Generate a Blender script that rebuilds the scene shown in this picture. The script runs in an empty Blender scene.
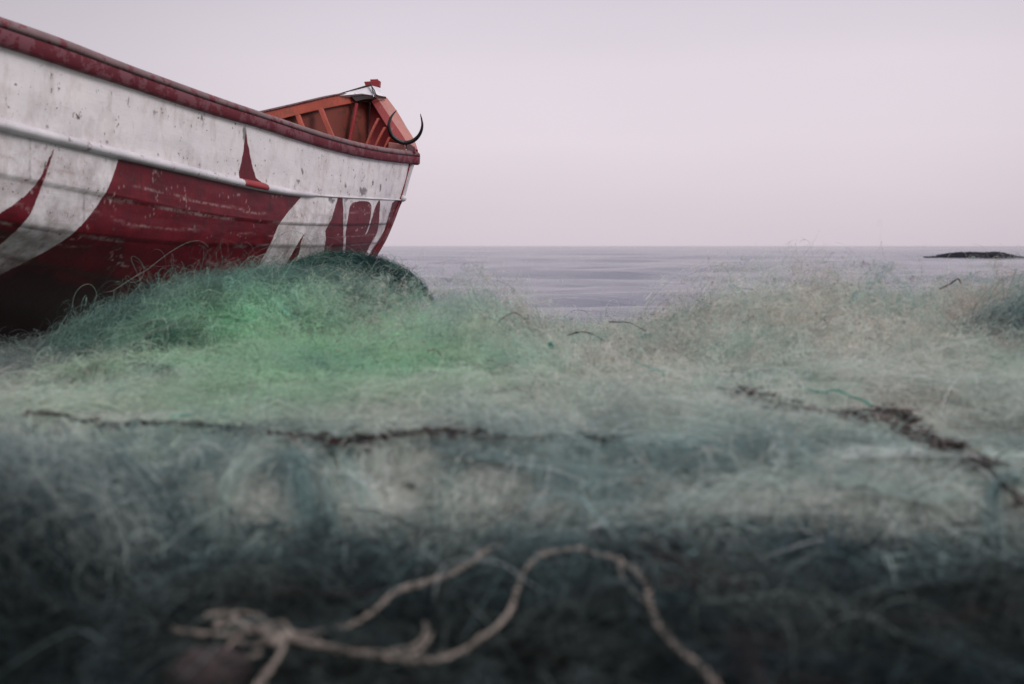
import bpy, bmesh, math, random
import numpy as np
from mathutils import Vector

# ------------------------------------------------------------------ camera, sky, sun, exposure
FPX = 1024 * 35 / 36.0
PITCH = math.atan(96 / FPX)
CAM_Z = 0.5
scene = bpy.context.scene
COL = scene.collection
cam_d = bpy.data.cameras.new("camera"); cam = bpy.data.objects.new("camera", cam_d); COL.objects.link(cam)
cam_d.lens = 35; cam_d.sensor_width = 36; cam_d.clip_start = 0.05; cam_d.clip_end = 30000
cam.location = (0, 0, CAM_Z); cam.rotation_euler = (math.pi / 2 - PITCH, 0, 0)
cam_d.dof.use_dof = True; cam_d.dof.focus_distance = 7.0; cam_d.dof.aperture_fstop = 2.5
cam_d.dof.aperture_blades = 9
scene.camera = cam

SUN_EL, SUN_AZ = math.radians(38), math.radians(118)     # azimuth clockwise from +Y
world = bpy.data.worlds.new("World"); scene.world = world; world.use_nodes = True
wn, wl = world.node_tree.nodes, world.node_tree.links
wn.clear()
w_out = wn.new("ShaderNodeOutputWorld"); w_bg = wn.new("ShaderNodeBackground")
sky = wn.new("ShaderNodeTexSky"); sky.sky_type = 'NISHITA'; sky.sun_disc = False
sky.sun_elevation = SUN_EL; sky.sun_rotation = SUN_AZ; sky.dust_density = 4; sky.air_density = 1.2
geo = wn.new("ShaderNodeTexCoord"); sep = wn.new("ShaderNodeSeparateXYZ")
wl.new(geo.outputs['Generated'], sep.inputs[0])
ramp = wn.new("ShaderNodeValToRGB")                       # overcast deck by elevation
ramp.color_ramp.elements[0].position = 0.0; ramp.color_ramp.elements[0].color = (6.2, 5.45, 6.05, 1)
ramp.color_ramp.elements[1].position = 1.0; ramp.color_ramp.elements[1].color = (11.5, 11.0, 11.8, 1)
for p, c in ((0.035, (6.45, 5.7, 6.25, 1)), (0.10, (7.0, 6.22, 6.8, 1)), (0.17, (6.9, 6.2, 6.8, 1)), (0.24, (6.2, 5.7, 6.3, 1)), (0.30, (6.7, 6.3, 6.8, 1)), (0.5, (9.2, 8.8, 9.4, 1))):
    e = ramp.color_ramp.elements.new(p); e.color = c
wl.new(sep.outputs['Z'], ramp.inputs[0])
# the deck dims away from mid-view, a vignette put into the sky colour
dot = wn.new("ShaderNodeVectorMath"); dot.operation = 'DOT_PRODUCT'
wl.new(geo.outputs['Generated'], dot.inputs[0]); dot.inputs[1].default_value = (0.13, 0.98, 0.12)
mr = wn.new("ShaderNodeMapRange"); mr.inputs[1].default_value = 0.79; mr.inputs[2].default_value = 1.0
mr.inputs[3].default_value = 0.78; mr.inputs[4].default_value = 1.03; mr.interpolation_type = 'SMOOTHSTEP'
wl.new(dot.outputs['Value'], mr.inputs[0])
cn = wn.new("ShaderNodeTexNoise"); cn.inputs['Scale'].default_value = 1.6; cn.inputs['Detail'].default_value = 4
wmap = wn.new("ShaderNodeMapping"); wmap.inputs['Scale'].default_value = (1, 1, 4)
wl.new(geo.outputs['Generated'], wmap.inputs[0]); wl.new(wmap.outputs[0], cn.inputs['Vector'])
mr2 = wn.new("ShaderNodeMapRange"); mr2.inputs[1].default_value = 0.3; mr2.inputs[2].default_value = 0.7
mr2.inputs[3].default_value = 0.97; mr2.inputs[4].default_value = 1.03
wl.new(cn.outputs['Fac'], mr2.inputs[0])
mm = wn.new("ShaderNodeMath"); mm.operation = 'MULTIPLY'
wl.new(mr.outputs[0], mm.inputs[0]); wl.new(mr2.outputs[0], mm.inputs[1])
vm = wn.new("ShaderNodeVectorMath"); vm.operation = 'SCALE'
wl.new(ramp.outputs[0], vm.inputs[0]); wl.new(mm.outputs[0], vm.inputs['Scale'])
mix = wn.new("ShaderNodeMix"); mix.data_type = 'RGBA'; mix.inputs[0].default_value = 0.93
wl.new(sky.outputs[0], mix.inputs[6]); wl.new(vm.outputs[0], mix.inputs[7])
wl.new(mix.outputs[2], w_bg.inputs[0]); w_bg.inputs[1].default_value = 0.11
wl.new(w_bg.outputs[0], w_out.inputs[0])

sun_d = bpy.data.lights.new("sun", 'SUN'); sun = bpy.data.objects.new("sun", sun_d); COL.objects.link(sun)
sun_d.energy = 1.5; sun_d.angle = math.radians(25); sun_d.color = (1.0, 0.93, 0.93)
sd = Vector((math.sin(SUN_AZ) * math.cos(SUN_EL), math.cos(SUN_AZ) * math.cos(SUN_EL), math.sin(SUN_EL)))
sun.rotation_euler = (-sd).to_track_quat('-Z', 'Y').to_euler(); sun.location = sd * 30

scene.view_settings.view_transform = 'Standard'; scene.view_settings.look = 'None'
scene.view_settings.exposure = 0.0; scene.view_settings.gamma = 1.0
scene.view_settings.use_curve_mapping = False
scene.cycles.max_bounces = 8; scene.cycles.diffuse_bounces = 3; scene.cycles.transparent_max_bounces = 8

rng = np.random.default_rng(7)
random.seed(7)

# ------------------------------------------------------------------ helpers
CP, SP = math.cos(PITCH), math.sin(PITCH)
def at(px, py, Y):
    """the world point at depth Y that the photograph shows at (px, py)"""
    a = (px - 512) / FPX; b = (342 - py) / FPX
    d = (a, CP + b * SP, -SP + b * CP)
    k = Y / d[1]
    return Vector((d[0] * k, Y, CAM_Z + d[2] * k))
def proj(P):
    """numpy (n,3) -> px, py"""
    x, y, z = P[..., 0], P[..., 1], P[..., 2] - CAM_Z
    f = y * CP - z * SP; u = y * SP + z * CP
    f = np.where(f < 0.05, 0.05, f)
    return 512 + FPX * x / f, 342 - FPX * u / f

def tag(o, label=None, cat=None, group=None, kind=None):
    if label: o['label'] = label
    if cat: o['category'] = cat
    if group: o['group'] = group
    if kind: o['kind'] = kind
    return o
def mesh_obj(name, verts, faces, mats, parent=None, smooth=True, mat_idx=None):
    me = bpy.data.meshes.new(name)
    me.from_pydata([tuple(v) for v in verts], [], [tuple(f) for f in faces])
    if not isinstance(mats, (list, tuple)): mats = [mats]
    for m in mats: me.materials.append(m)
    if mat_idx is not None: me.polygons.foreach_set('material_index', np.asarray(mat_idx, dtype=np.int32))
    if smooth: me.polygons.foreach_set('use_smooth', np.ones(len(me.polygons), dtype=bool))
    me.update()
    o = bpy.data.objects.new(name, me); COL.objects.link(o)
    if parent: o.parent = parent
    return o
def fast_mesh(name, V, Q, mat, colors=None, smooth=True):
    """V (n,3) float, Q (m,4) int quads"""
    me = bpy.data.meshes.new(name)
    me.vertices.add(len(V)); me.vertices.foreach_set('co', V.astype(np.float32).ravel())
    me.loops.add(Q.size); me.loops.foreach_set('vertex_index', Q.astype(np.int32).ravel())
    me.polygons.add(len(Q)); me.polygons.foreach_set('loop_start', np.arange(0, Q.size, 4, dtype=np.int32))
    me.update(calc_edges=True)
    if smooth: me.polygons.foreach_set('use_smooth', np.ones(len(Q), dtype=bool))
    if colors is not None:
        at_ = me.color_attributes.new('tint', 'FLOAT_COLOR', 'POINT')
        at_.data.foreach_set('color', colors.astype(np.float32).ravel())
    me.materials.append(mat)
    return me
def bevel(o, w, seg=2):
    m = o.modifiers.new('bevel', 'BEVEL'); m.width = w; m.segments = seg; m.limit_method = 'ANGLE'; m.angle_limit = math.radians(35)
    return o
def loft(name, paths, mat, parent=None, w=0.004, smooth=False):
    """paths: K corner paths (closed section), each a list of n points"""
    K, n = len(paths), len(paths[0]); V = []; F = []
    for i in range(n):
        for k in range(K): V.append(paths[k][i])
    for i in range(n - 1):
        for k in range(K):
            a = i * K + k; b = i * K + (k + 1) % K
            F.append((a, b, b + K, a + K))
    F.append(tuple(range(K - 1, -1, -1))); F.append(tuple((n - 1) * K + k for k in range(K)))
    o = mesh_obj(name, V, F, mat, parent, smooth)
    bm = bmesh.new(); bm.from_mesh(o.data); bmesh.ops.recalc_face_normals(bm, faces=bm.faces); bm.to_mesh(o.data); bm.free()
    if w: bevel(o, w)
    return o
def catmull(P, n):
    P = np.array([tuple(p) for p in P], float); m = len(P)
    t = np.linspace(0, m - 1, n); i = np.clip(t.astype(int), 0, m - 2); f = (t - i)[:, None]
    p0 = P[np.clip(i - 1, 0, m - 1)]; p1 = P[i]; p2 = P[i + 1]; p3 = P[np.clip(i + 2, 0, m - 1)]
    return 0.5 * ((2 * p1) + (-p0 + p2) * f + (2 * p0 - 5 * p1 + 4 * p2 - p3) * f**2 + (-p0 + 3 * p1 - 3 * p2 + p3) * f**3)
def tube_arrays(P, R, sides=8):
    """P (S,n,3) strands, R (S,n) radii -> V, Q"""
    S, n, _ = P.shape
    T = np.gradient(P, axis=1); T /= np.linalg.norm(T, axis=2, keepdims=True) + 1e-9
    up = np.zeros_like(T); up[..., 2] = 1; up[..., 0] = 0.13
    A = np.cross(T, up); A /= np.linalg.norm(A, axis=2, keepdims=True) + 1e-6
    B = np.cross(T, A)
    ang = np.arange(sides) * 2 * np.pi / sides
    V = P[:, :, None, :] + R[:, :, None, None] * (np.cos(ang)[None, None, :, None] * A[:, :, None, :] + np.sin(ang)[None, None, :, None] * B[:, :, None, :])
    idx = np.arange(S * n * sides).reshape(S, n, sides)
    a = idx[:, :-1, :]; b = np.roll(a, -1, axis=2); c = idx[:, 1:, :]; d = np.roll(c, -1, axis=2)
    Q = np.stack([a, b, d, c], axis=-1).reshape(-1, 4)
    return V.reshape(-1, 3), Q
def hash2(i, j, s):
    h = (i.astype(np.int64) * 374761393 + j.astype(np.int64) * 668265263 + s * 1442695041) & 0xffffffff
    h = ((h ^ (h >> 13)) * 1274126177) & 0xffffffff
    return ((h ^ (h >> 16)) & 0xffff) / 65535.0
def vnoise(x, y, s=0):
    i, j = np.floor(x), np.floor(y); fx, fy = x - i, y - j
    fx = fx * fx * (3 - 2 * fx); fy = fy * fy * (3 - 2 * fy)
    i = i.astype(np.int64); j = j.astype(np.int64)
    return (hash2(i, j, s) * (1 - fx) + hash2(i + 1, j, s) * fx) * (1 - fy) + (hash2(i, j + 1, s) * (1 - fx) + hash2(i + 1, j + 1, s) * fx) * fy
def fbm(x, y, s=0, o=4):
    r = 0; a = 0.5; t = 0
    for k in range(o):
        r = r + a * vnoise(x * 2**k + 17.3 * k, y * 2**k - 9.1 * k, s + k); t += a; a *= 0.5
    return r / t

# ------------------------------------------------------------------ materials
def new_mat(name):
    m = bpy.data.materials.new(name); m.use_nodes = True
    nt = m.node_tree; b = nt.nodes['Principled BSDF']
    return m, nt, b
def N(nt, typ, **kw):
    n = nt.nodes.new(typ)
    for k, v in kw.items():
        if k in n.inputs: n.inputs[k].default_value = v
        else: setattr(n, k, v)
    return n
def ramp_node(nt, src, stops):
    r = nt.nodes.new('ShaderNodeValToRGB'); el = r.color_ramp.elements
    el[0].position, el[0].color = stops[0][0], stops[0][1]; el[1].position, el[1].color = stops[-1][0], stops[-1][1]
    for p, c in stops[1:-1]:
        e = el.new(p); e.color = c
    nt.links.new(src, r.inputs[0]); return r
def mixc(nt, fac, a, b, mode='MIX'):
    m = nt.nodes.new('ShaderNodeMix'); m.data_type = 'RGBA'; m.blend_type = mode
    for s, v in ((0, fac), (6, a), (7, b)):
        if hasattr(v, 'links') or isinstance(v, bpy.types.NodeSocket): nt.links.new(v, m.inputs[s])
        else: m.inputs[s].default_value = v
    return m.outputs[2]
def g(v, a=1): return (v, v, v, a)
def bump(nt, b, h, strength=0.4, dist=0.01):
    n = N(nt, 'ShaderNodeBump', Strength=strength, Distance=dist); nt.links.new(h, n.inputs['Height'])
    nt.links.new(n.outputs[0], b.inputs['Normal'])
def noise(nt, scale, detail=6, rough=0.6, vec=None, mapping=None, dist=0.0):
    n = N(nt, 'ShaderNodeTexNoise', Scale=scale, Detail=detail, Roughness=rough, Distortion=dist)
    tc = nt.nodes.new('ShaderNodeTexCoord'); src = tc.outputs['Object']
    if mapping:
        mp = nt.nodes.new('ShaderNodeMapping'); mp.inputs['Scale'].default_value = mapping
        mp.inputs['Rotation'].default_value = (0, 0, math.radians(-15))
        nt.links.new(src, mp.inputs[0]); src = mp.outputs[0]
    nt.links.new(src, n.inputs['Vector']); return n.outputs['Fac']

def wood_paint(name, col, worn, chip=0.62, rough=0.55, scale=9, spec=0.4):
    m, nt, b = new_mat(name)
    n1 = noise(nt, scale, 8, 0.7); n2 = noise(nt, scale * 0.35, 5, 0.6); n3 = noise(nt, 60, 4, 0.6)
    base = mixc(nt, ramp_node(nt, n2, [(0.35, g(0)), (0.7, g(1))]).outputs[0], col, tuple(c * 0.72 for c in col[:3]) + (1,))
    ch = ramp_node(nt, n1, [(chip, g(0)), (chip + 0.04, g(1))]).outputs[0]
    nt.links.new(mixc(nt, ch, base, worn), b.inputs['Base Color'])
    b.inputs['Roughness'].default_value = rough
    b.inputs['Specular IOR Level'].default_value = spec
    hh = mixc(nt, 0.4, n1, n3)
    bump(nt, b, hh, 0.35, 0.01)
    return m

# hull paint: white over red, the painted flames kept as a mask on the planks
def hull_material():
    m, nt, b = new_mat('hull_paint')
    L = nt.links
    a = N(nt, 'ShaderNodeAttribute', attribute_name='tint')
    s = nt.nodes.new('ShaderNodeSeparateColor'); L.new(a.outputs['Color'], s.inputs[0])
    n_edge = noise(nt, 70, 5, 0.7); n_big = noise(nt, 2.2, 5, 0.6); n_mid = noise(nt, 9, 8, 0.68); n_fine = noise(nt, 45, 6, 0.7)
    streak = noise(nt, 6, 7, 0.7, mapping=(1.6, 1.6, 0.7)); grain = noise(nt, 14, 6, 0.7, mapping=(0.6, 0.6, 7))
    # mask with slightly hand-painted edge
    ad = N(nt, 'ShaderNodeMath', operation='ADD'); L.new(s.outputs[0], ad.inputs[0])
    sc_ = N(nt, 'ShaderNodeMath', operation='MULTIPLY_ADD'); sc_.inputs[1].default_value = 0.55; sc_.inputs[2].default_value = -0.275
    L.new(n_edge, sc_.inputs[0]); L.new(sc_.outputs[0], ad.inputs[1])
    mask = ramp_node(nt, ad.outputs[0], [(0.44, g(0)), (0.56, g(1))]).outputs[0]
    white = mixc(nt, ramp_node(nt, n_big, [(0.35, g(0)), (0.65, g(1))]).outputs[0], (0.82, 0.785, 0.79, 1), (0.70, 0.68, 0.70, 1))
    # grime and rust stains that run down
    stain = ramp_node(nt, streak, [(0.50, g(0)), (0.74, g(1))]).outputs[0]
    stain2 = N(nt, 'ShaderNodeMath', operation='MULTIPLY'); stain2.inputs[1].default_value = 0.55; L.new(stain, stain2.inputs[0])
    white = mixc(nt, stain2.outputs[0], white, (0.38, 0.29, 0.26, 1))
    # lower planks are dirtier: own grime mask (second channel)
    gr = N(nt, 'ShaderNodeMath', operation='MULTIPLY'); L.new(s.outputs[1], gr.inputs[0])
    gg = ramp_node(nt, n_mid, [(0.38, g(0)), (0.62, g(1))]).outputs[0]; L.new(gg, gr.inputs[1])
    white = mixc(nt, gr.outputs[0], white, (0.26, 0.215, 0.21, 1))
    red = mixc(nt, ramp_node(nt, n_mid, [(0.35, g(0)), (0.7, g(1))]).outputs[0], (0.150, 0.009, 0.018, 1), (0.065, 0.006, 0.011, 1))
    redw = ramp_node(nt, n_fine, [(0.64, g(0)), (0.70, g(1))]).outputs[0]
    red = mixc(nt, redw, red, (0.33, 0.10, 0.12, 1))
    col = mixc(nt, mask, white, red)
    # chips down to wood and filler
    c1 = ramp_node(nt, n_mid, [(0.665, g(0)), (0.68, g(1))]).outputs[0]
    col = mixc(nt, c1, col, (0.13, 0.085, 0.07, 1))
    cl = N(nt, 'ShaderNodeMath', operation='MULTIPLY_ADD'); cl.inputs[1].default_value = 0.55; L.new(n_mid, cl.inputs[0]); L.new(n_fine, cl.inputs[2])
    c2 = ramp_node(nt, cl.outputs[0], [(0.925, g(0)), (0.955, g(1))]).outputs[0]
    col = mixc(nt, c2, col, (0.09, 0.05, 0.045, 1))
    c3 = ramp_node(nt, grain, [(0.70, g(0)), (0.74, g(1))]).outputs[0]
    dirt = N(nt, 'ShaderNodeMath', operation='MULTIPLY'); dirt.inputs[1].default_value = 0.35; L.new(c3, dirt.inputs[0])
    col = mixc(nt, dirt.outputs[0], col, (0.10, 0.06, 0.06, 1))
    fl = N(nt, 'ShaderNodeMath', operation='MULTIPLY'); L.new(a.outputs['Alpha'], fl.inputs[0])
    L.new(ramp_node(nt, n_fine, [(0.42, g(0)), (0.52, g(1))]).outputs[0], fl.inputs[1])
    col = mixc(nt, fl.outputs[0], col, (0.42, 0.28, 0.28, 1))
    spk = ramp_node(nt, noise(nt, 130, 3, 0.6), [(0.70, g(0)), (0.74, g(1))]).outputs[0]
    col = mixc(nt, spk, col, (0.16, 0.10, 0.09, 1))
    # blue channel: seams, scars, nail heads, and shade painted onto the underside
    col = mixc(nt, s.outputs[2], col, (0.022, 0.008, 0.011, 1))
    # alpha-like ridge of old filler along the laps is in the mesh; only gloss here
    L.new(col, b.inputs['Base Color'])
    b.inputs['Roughness'].default_value = 0.5; b.inputs['Specular IOR Level'].default_value = 0.35
    hh = mixc(nt, 0.5, n_mid, mixc(nt, 0.5, n_fine, grain))
    bump(nt, b, hh, 0.40, 0.010)
    return m

M_hull = hull_material()
M_inner = wood_paint('inner_paint', (0.17, 0.034, 0.022, 1), (0.08, 0.024, 0.016, 1), 0.54, 0.65, 9)
M_rail = wood_paint('rail_paint', (0.135, 0.012, 0.023, 1), (0.17, 0.055, 0.070, 1), 0.50, 0.7, 11)
M_railfar = wood_paint('far_rail_paint', (0.44, 0.088, 0.055, 1), (0.26, 0.08, 0.055, 1), 0.54, 0.6, 12)
M_pink = wood_paint('pink_paint', (0.46, 0.19, 0.165, 1), (0.36, 0.22, 0.19, 1), 0.55, 0.6, 14)
M_cap = wood_paint('rail_top_paint', (0.19, 0.12, 0.125, 1), (0.15, 0.03, 0.042, 1), 0.52, 0.7, 14)
M_white = wood_paint('white_paint', (0.74, 0.72, 0.75, 1), (0.4, 0.36, 0.36, 1), 0.64, 0.5, 12)
M_rub = wood_paint('rub_rail_paint', (0.66, 0.64, 0.67, 1), (0.27, 0.22, 0.22, 1), 0.60, 0.5, 16)
M_dark = wood_paint('dark_wood', (0.035, 0.022, 0.022, 1), (0.08, 0.05, 0.05, 1), 0.62, 0.7, 14)
M_horn = wood_paint('horn', (0.012, 0.011, 0.013, 1), (0.035, 0.03, 0.03, 1), 0.66, 0.35, 30)
M_redblock = wood_paint('red_block', (0.33, 0.035, 0.04, 1), (0.2, 0.1, 0.09, 1), 0.62, 0.6, 14)

def strand_mat(name, transl=0.45):
    m, nt, b = new_mat(name)
    a = N(nt, 'ShaderNodeAttribute', attribute_name='tint')
    nt.links.new(a.outputs['Color'], b.inputs['Base Color'])
    b.inputs['Roughness'].default_value = 0.6; b.inputs['Specular IOR Level'].default_value = 0.12
    t = nt.nodes.new('ShaderNodeBsdfTranslucent'); nt.links.new(a.outputs['Color'], t.inputs[0])
    mx = nt.nodes.new('ShaderNodeMixShader'); mx.inputs[0].default_value = transl
    nt.links.new(b.outputs[0], mx.inputs[1]); nt.links.new(t.outputs[0], mx.inputs[2])
    nt.links.new(mx.outputs[0], nt.nodes['Material Output'].inputs[0])
    return m
M_strand = strand_mat('net_twine')

# ------------------------------------------------------------------ setting: beach, sea, rock
def ground_h(x, y):
    edge = np.interp(x, [-6, -1.2, -0.3, 0.3, 9], [10.5, 9.0, 6.6, 5.4, 5.4])
    s = np.clip((y - edge) / 1.6, 0, 40)
    return -0.02 + 0.03 * (fbm(x * 0.9, y * 0.9, 91) - 0.5) - 0.75 * np.minimum(s, 1.5) ** 1.1 - 0.2 * np.clip(s - 1.5, 0, 20)
ys = np.concatenate([np.linspace(-400, -12, 20), np.linspace(-11, 16, 220), [20, 30, 60]])
xs = np.concatenate([np.linspace(-500, -13, 24), np.linspace(-12, 12, 200), np.linspace(13, 500, 24)])
X, Yg = np.meshgrid(xs, ys); Z = ground_h(X, Yg)
Vg = np.stack([X, Yg, Z], -1).reshape(-1, 3)
def grid_quads(nr, nc):
    i = np.arange(nr * nc).reshape(nr, nc)
    return np.stack([i[:-1, :-1], i[:-1, 1:], i[1:, 1:], i[1:, :-1]], -1).reshape(-1, 4)
m, nt, b = new_mat('beach_sand')
n1 = noise(nt, 6, 8, 0.7); n2 = noise(nt, 90, 5, 0.7)
nt.links.new(mixc(nt, ramp_node(nt, n2, [(0.3, g(0)), (0.7, g(1))]).outputs[0], mixc(nt, n1, (0.05, 0.043, 0.042, 1), (0.11, 0.095, 0.088, 1)), (0.025, 0.022, 0.024, 1)), b.inputs['Base Color'])
b.inputs['Roughness'].default_value = 0.85; bump(nt, b, n2, 0.7, 0.01)
o = bpy.data.objects.new('ground', fast_mesh('ground', Vg, grid_quads(*X.shape), m)); COL.objects.link(o); tag(o, kind='structure')

SEA_Z = -0.5
ys = 5.5 * (1.018 ** np.arange(0, 215)); ys = np.concatenate([ys, np.geomspace(ys[-1] * 1.05, 22000, 40)])
tx = np.linspace(-1.35, 1.35, 330)
T, YY = np.meshgrid(tx, ys); XX = T * (YY + 6)
amp = np.clip(1 - YY / 160, 0.0, 1)
Z = np.zeros_like(XX)
for k in range(26):
    lam = 0.45 * 1.19 ** k; th = rng.normal(0, 0.32); a_ = 0.0085 * lam ** 0.62
    sx, sy = math.sin(th), math.cos(th); ph = rng.uniform(0, 6.28)
    w = np.clip(1.5 - (YY * 0.018 * 3.2) / lam, 0, 1)
    arg = (XX * sx + YY * sy) * 2 * math.pi / lam + ph + 2.5 * fbm(XX * 0.25 / lam, YY * 0.25 / lam, 300 + k, 2)
    Z += a_ * w * (np.sin(arg) + 0.35 * np.sin(2 * arg + 1.2))
V = np.stack([XX, YY, SEA_Z + Z], -1).reshape(-1, 3)
m, nt, b = new_mat('sea_water')
n1 = noise(nt, 1.3, 6, 0.6, mapping=(0.35, 1.6, 1)); n2 = noise(nt, 0.12, 4, 0.55, mapping=(0.4, 1.6, 1)); n3 = noise(nt, 0.02, 4, 0.6, mapping=(0.25, 1.6, 1))
h = mixc(nt, 0.55, n1, n2)
b.inputs['Base Color'].default_value = (0.14, 0.145, 0.19, 1)
b.inputs['Roughness'].default_value = 0.16; b.inputs['IOR'].default_value = 1.33
rr = ramp_node(nt, n3, [(0.35, g(0.12)), (0.65, g(0.24))]); nt.links.new(rr.outputs[0], b.inputs['Roughness'])
bump(nt, b, h, 1.0, 0.35)
o = bpy.data.objects.new('sea', fast_mesh('sea', V, grid_quads(*XX.shape), m)); COL.objects.link(o); tag(o, kind='structure')

# low reef on the right
def reef(name, px0, px1, ptop, pbase, Y):
    n, mrow = 90, 22; P0 = at(px0, pbase, Y); P1 = at(px1, pbase, Y); W = (P1 - P0).length; H = at(px0, ptop, Y).z - at(px0, pbase, Y).z
    u = np.linspace(-1, 1, n); v = np.linspace(-1, 1, mrow); U, Vv = np.meshgrid(u, v)
    env = np.clip(1 - Vv**2, 0, 1) ** 0.5 * np.interp(U, [-1, -0.82, -0.62, -0.35, -0.1, 0.25, 0.55, 0.75, 0.9, 1], [0.25, 0.36, 0.42, 0.75, 0.95, 0.9, 1.0, 0.85, 0.5, 0.3])
    x = (P0.x + P1.x) / 2 + U * W / 2; y = Y + Vv * W * 0.22 * (0.6 + 0.8 * fbm(U * 3, U * 0 + 3, 5))
    z = SEA_Z - 0.05 + env * (H + 0.05) * (0.72 + 0.55 * fbm(x * 1.6, y * 1.6, 11)) + 0.12 * (fbm(x * 5, y * 5, 12) - 0.5) * (env > 0)
    V = np.stack([x, y, z], -1).reshape(-1, 3)
    m, nt, b = new_mat('reef_rock'); n1 = noise(nt, 1.4, 8, 0.7)
    nt.links.new(ramp_node(nt, n1, [(0.35, (0.006, 0.007, 0.012, 1)), (0.65, (0.02, 0.02, 0.027, 1))]).outputs[0], b.inputs['Base Color'])
    b.inputs['Roughness'].default_value = 0.95; b.inputs['Specular IOR Level'].default_value = 0.1; bump(nt, b, n1, 0.5, 0.1)
    o = bpy.data.objects.new(name, fast_mesh(name, V, grid_quads(mrow, n), m)); COL.objects.link(o)
    tag(o, 'low dark reef breaking the calm sea near the horizon', 'rock')
reef('sea_rock', 915, 1017, 251.4, 257.0, 86)

# ------------------------------------------------------------------ the boat
boat = bpy.data.objects.new('fishing_boat', None); COL.objects.link(boat); boat.empty_display_size = 0.3
tag(boat, 'white and dark red wooden fishing boat with peeling paint, heeled over behind the green net', 'boat')
Yb, Ye = 8.0, -0.9                                # bow end and stern end in depth
def plan_x(Y):                                    # outer edge of the near gunwale in plan
    t = (8.0 - Y)
    return -0.795 - 0.27 * t + 0.16 * np.sin(np.pi * np.clip(t / 8.9, 0, 1)) - 0.16 * np.clip(t / 8.9, 0, 1) * 0
def ytab(xs, ys):
    def f(px):
        px = np.asarray(px, float)
        sl = (ys[1] - ys[0]) / (xs[1] - xs[0])
        r = np.interp(px, xs, ys)
        return np.where(px < xs[0], ys[0] + (px - xs[0]) * sl, r)
    return f
def smooth_tab(xs, ys):                            # smooth the polyline
    px = np.linspace(xs[0], xs[-1], 80); y = np.interp(px, xs, ys)
    for _ in range(24): y[1:-1] = (y[:-2] + 2 * y[1:-1] + y[2:]) / 4
    return ytab(px, y)
L_rail = smooth_tab([0, 115, 220, 267, 313, 360, 395, 414], [42, 80.5, 116, 128.5, 145, 157, 163, 164])
L_rub = smooth_tab([0, 115, 220, 260, 302, 350, 403], [123, 152, 177.5, 187, 194.5, 197.5, 200])
L_lap1 = smooth_tab([0, 100, 190, 270, 340, 393], [176, 195, 213, 224, 226, 224])
L_lap2 = smooth_tab([0, 60, 150, 230, 330, 382], [222, 233, 243, 247, 247, 243])
L_bil = smooth_tab([0, 39, 123, 230, 300, 371], [256, 264, 283, 292, 280, 262])
levels = [  # (curve, inward offset, depth of the bow end)
    (L_rail, 0.0, 8.00, 411), (L_rub, 0.035, 7.97, 401), (L_lap1, 0.07, 7.90, 389.5),
    (L_lap2, 0.13, 7.83, 380), (L_bil, 0.30, 7.75, 370)]
NU = 1100
def level_curve(lv, extra=0.0):
    f, d, yend, xend = lv
    # along the boat the samples thicken towards the bow
    u = np.linspace(0, 1, NU)
    Ypl = Ye + (yend - Ye) * (1 - (1 - u) ** 1.25 * 1.0)
    Ypl = Ye + (yend - Ye) * u ** 0.8
    taper = np.clip((Ypl - Ye) / 2.2, 0, 1) ** 0.5
    x = plan_x(Ypl) - d - 0.0
    # the bow end bends in to meet the raked stem
    xe = at(xend, f(xend), yend).x
    dx = xe - x[-1]; bend = np.clip(1 - (yend - Ypl) / 1.6, 0, 1) ** 2
    x = x + dx * bend
    px = 512 + FPX * x / np.clip(Ypl, 2.4, 99) * 1.0
    py = f(px)
    z = np.array([at(px_, py_, yy).z for px_, py_, yy in zip(px, py, np.clip(Ypl, 2.4, 99))])
    i0 = np.argmax(Ypl > 3.2)                     # astern of the frame: run on smoothly
    sl = (z[i0 + 30] - z[i0]) / (Ypl[i0 + 30] - Ypl[i0])
    q = (Ypl[:i0] - Ypl[i0]); z[:i0] = z[i0] + sl * q * np.exp(-np.abs(q) / 2.5)
    for _ in range(40): z[1:-1] = (z[:-2] + 2 * z[1:-1] + z[2:]) / 4
    x = x - (1 - taper) * 0.75
    return np.stack([x, Ypl, z], -1)
C = [level_curve(l) for l in levels]
def shift(c, dx, znew, dy=0.0):
    r = c.copy(); r[:, 0] += dx; r[:, 1] += dy; r[:, 2] = znew; return r
ub = np.linspace(0, 1, NU)
half = 0.80 * np.clip(np.interp(ub, [0, 0.15, 0.5, 0.8, 0.95, 1.0], [0.15, 0.7, 1, 0.8, 0.45, 0.16]), 0.1, 1)
low = C[4].copy(); low[:, 0] -= 0.22 * half / 0.8; low[:, 2] = C[4][:, 2] * 0.45 + 0.02
keel = C[4].copy(); keel[:, 0] -= 0.48 * half / 0.8 + 0.0; keel[:, 2] = 0.05 + 0.10 * np.clip((ub - 0.85) / 0.15, 0, 1) ** 2
# far side: rail known near the bow, the rest carried on
P2 = at(372, 97.5, 8.32); Fm = at(300, 108, 7.46); Fn = at(262, 115.5, 7.02)
Yf = Ye + (8.32 - Ye) * ub ** 0.8
fx = np.interp(Yf, [Ye, 0.5, 2, 4, 5.5, Fn.y, Fm.y, P2.y], [C[0][0, 0] - 0.25, -3.35, -3.35, -2.90, -2.35, Fn.x, Fm.x, P2.x])
fz = np.interp(Yf, [Ye, 4, 5.5, Fn.y, Fm.y, P2.y], [1.32, 1.25, 1.26, Fn.z, Fm.z, P2.z])
for _ in range(60): fx[1:-1] = (fx[:-2] + 2 * fx[1:-1] + fx[2:]) / 4; fz[1:-1] = (fz[:-2] + 2 * fz[1:-1] + fz[2:]) / 4
F0 = np.stack([fx, Yf, fz], -1)
kk = keel
F1 = F0 * 0.72 + kk * 0.28; F1[:, 0] -= 0.05 * half
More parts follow.
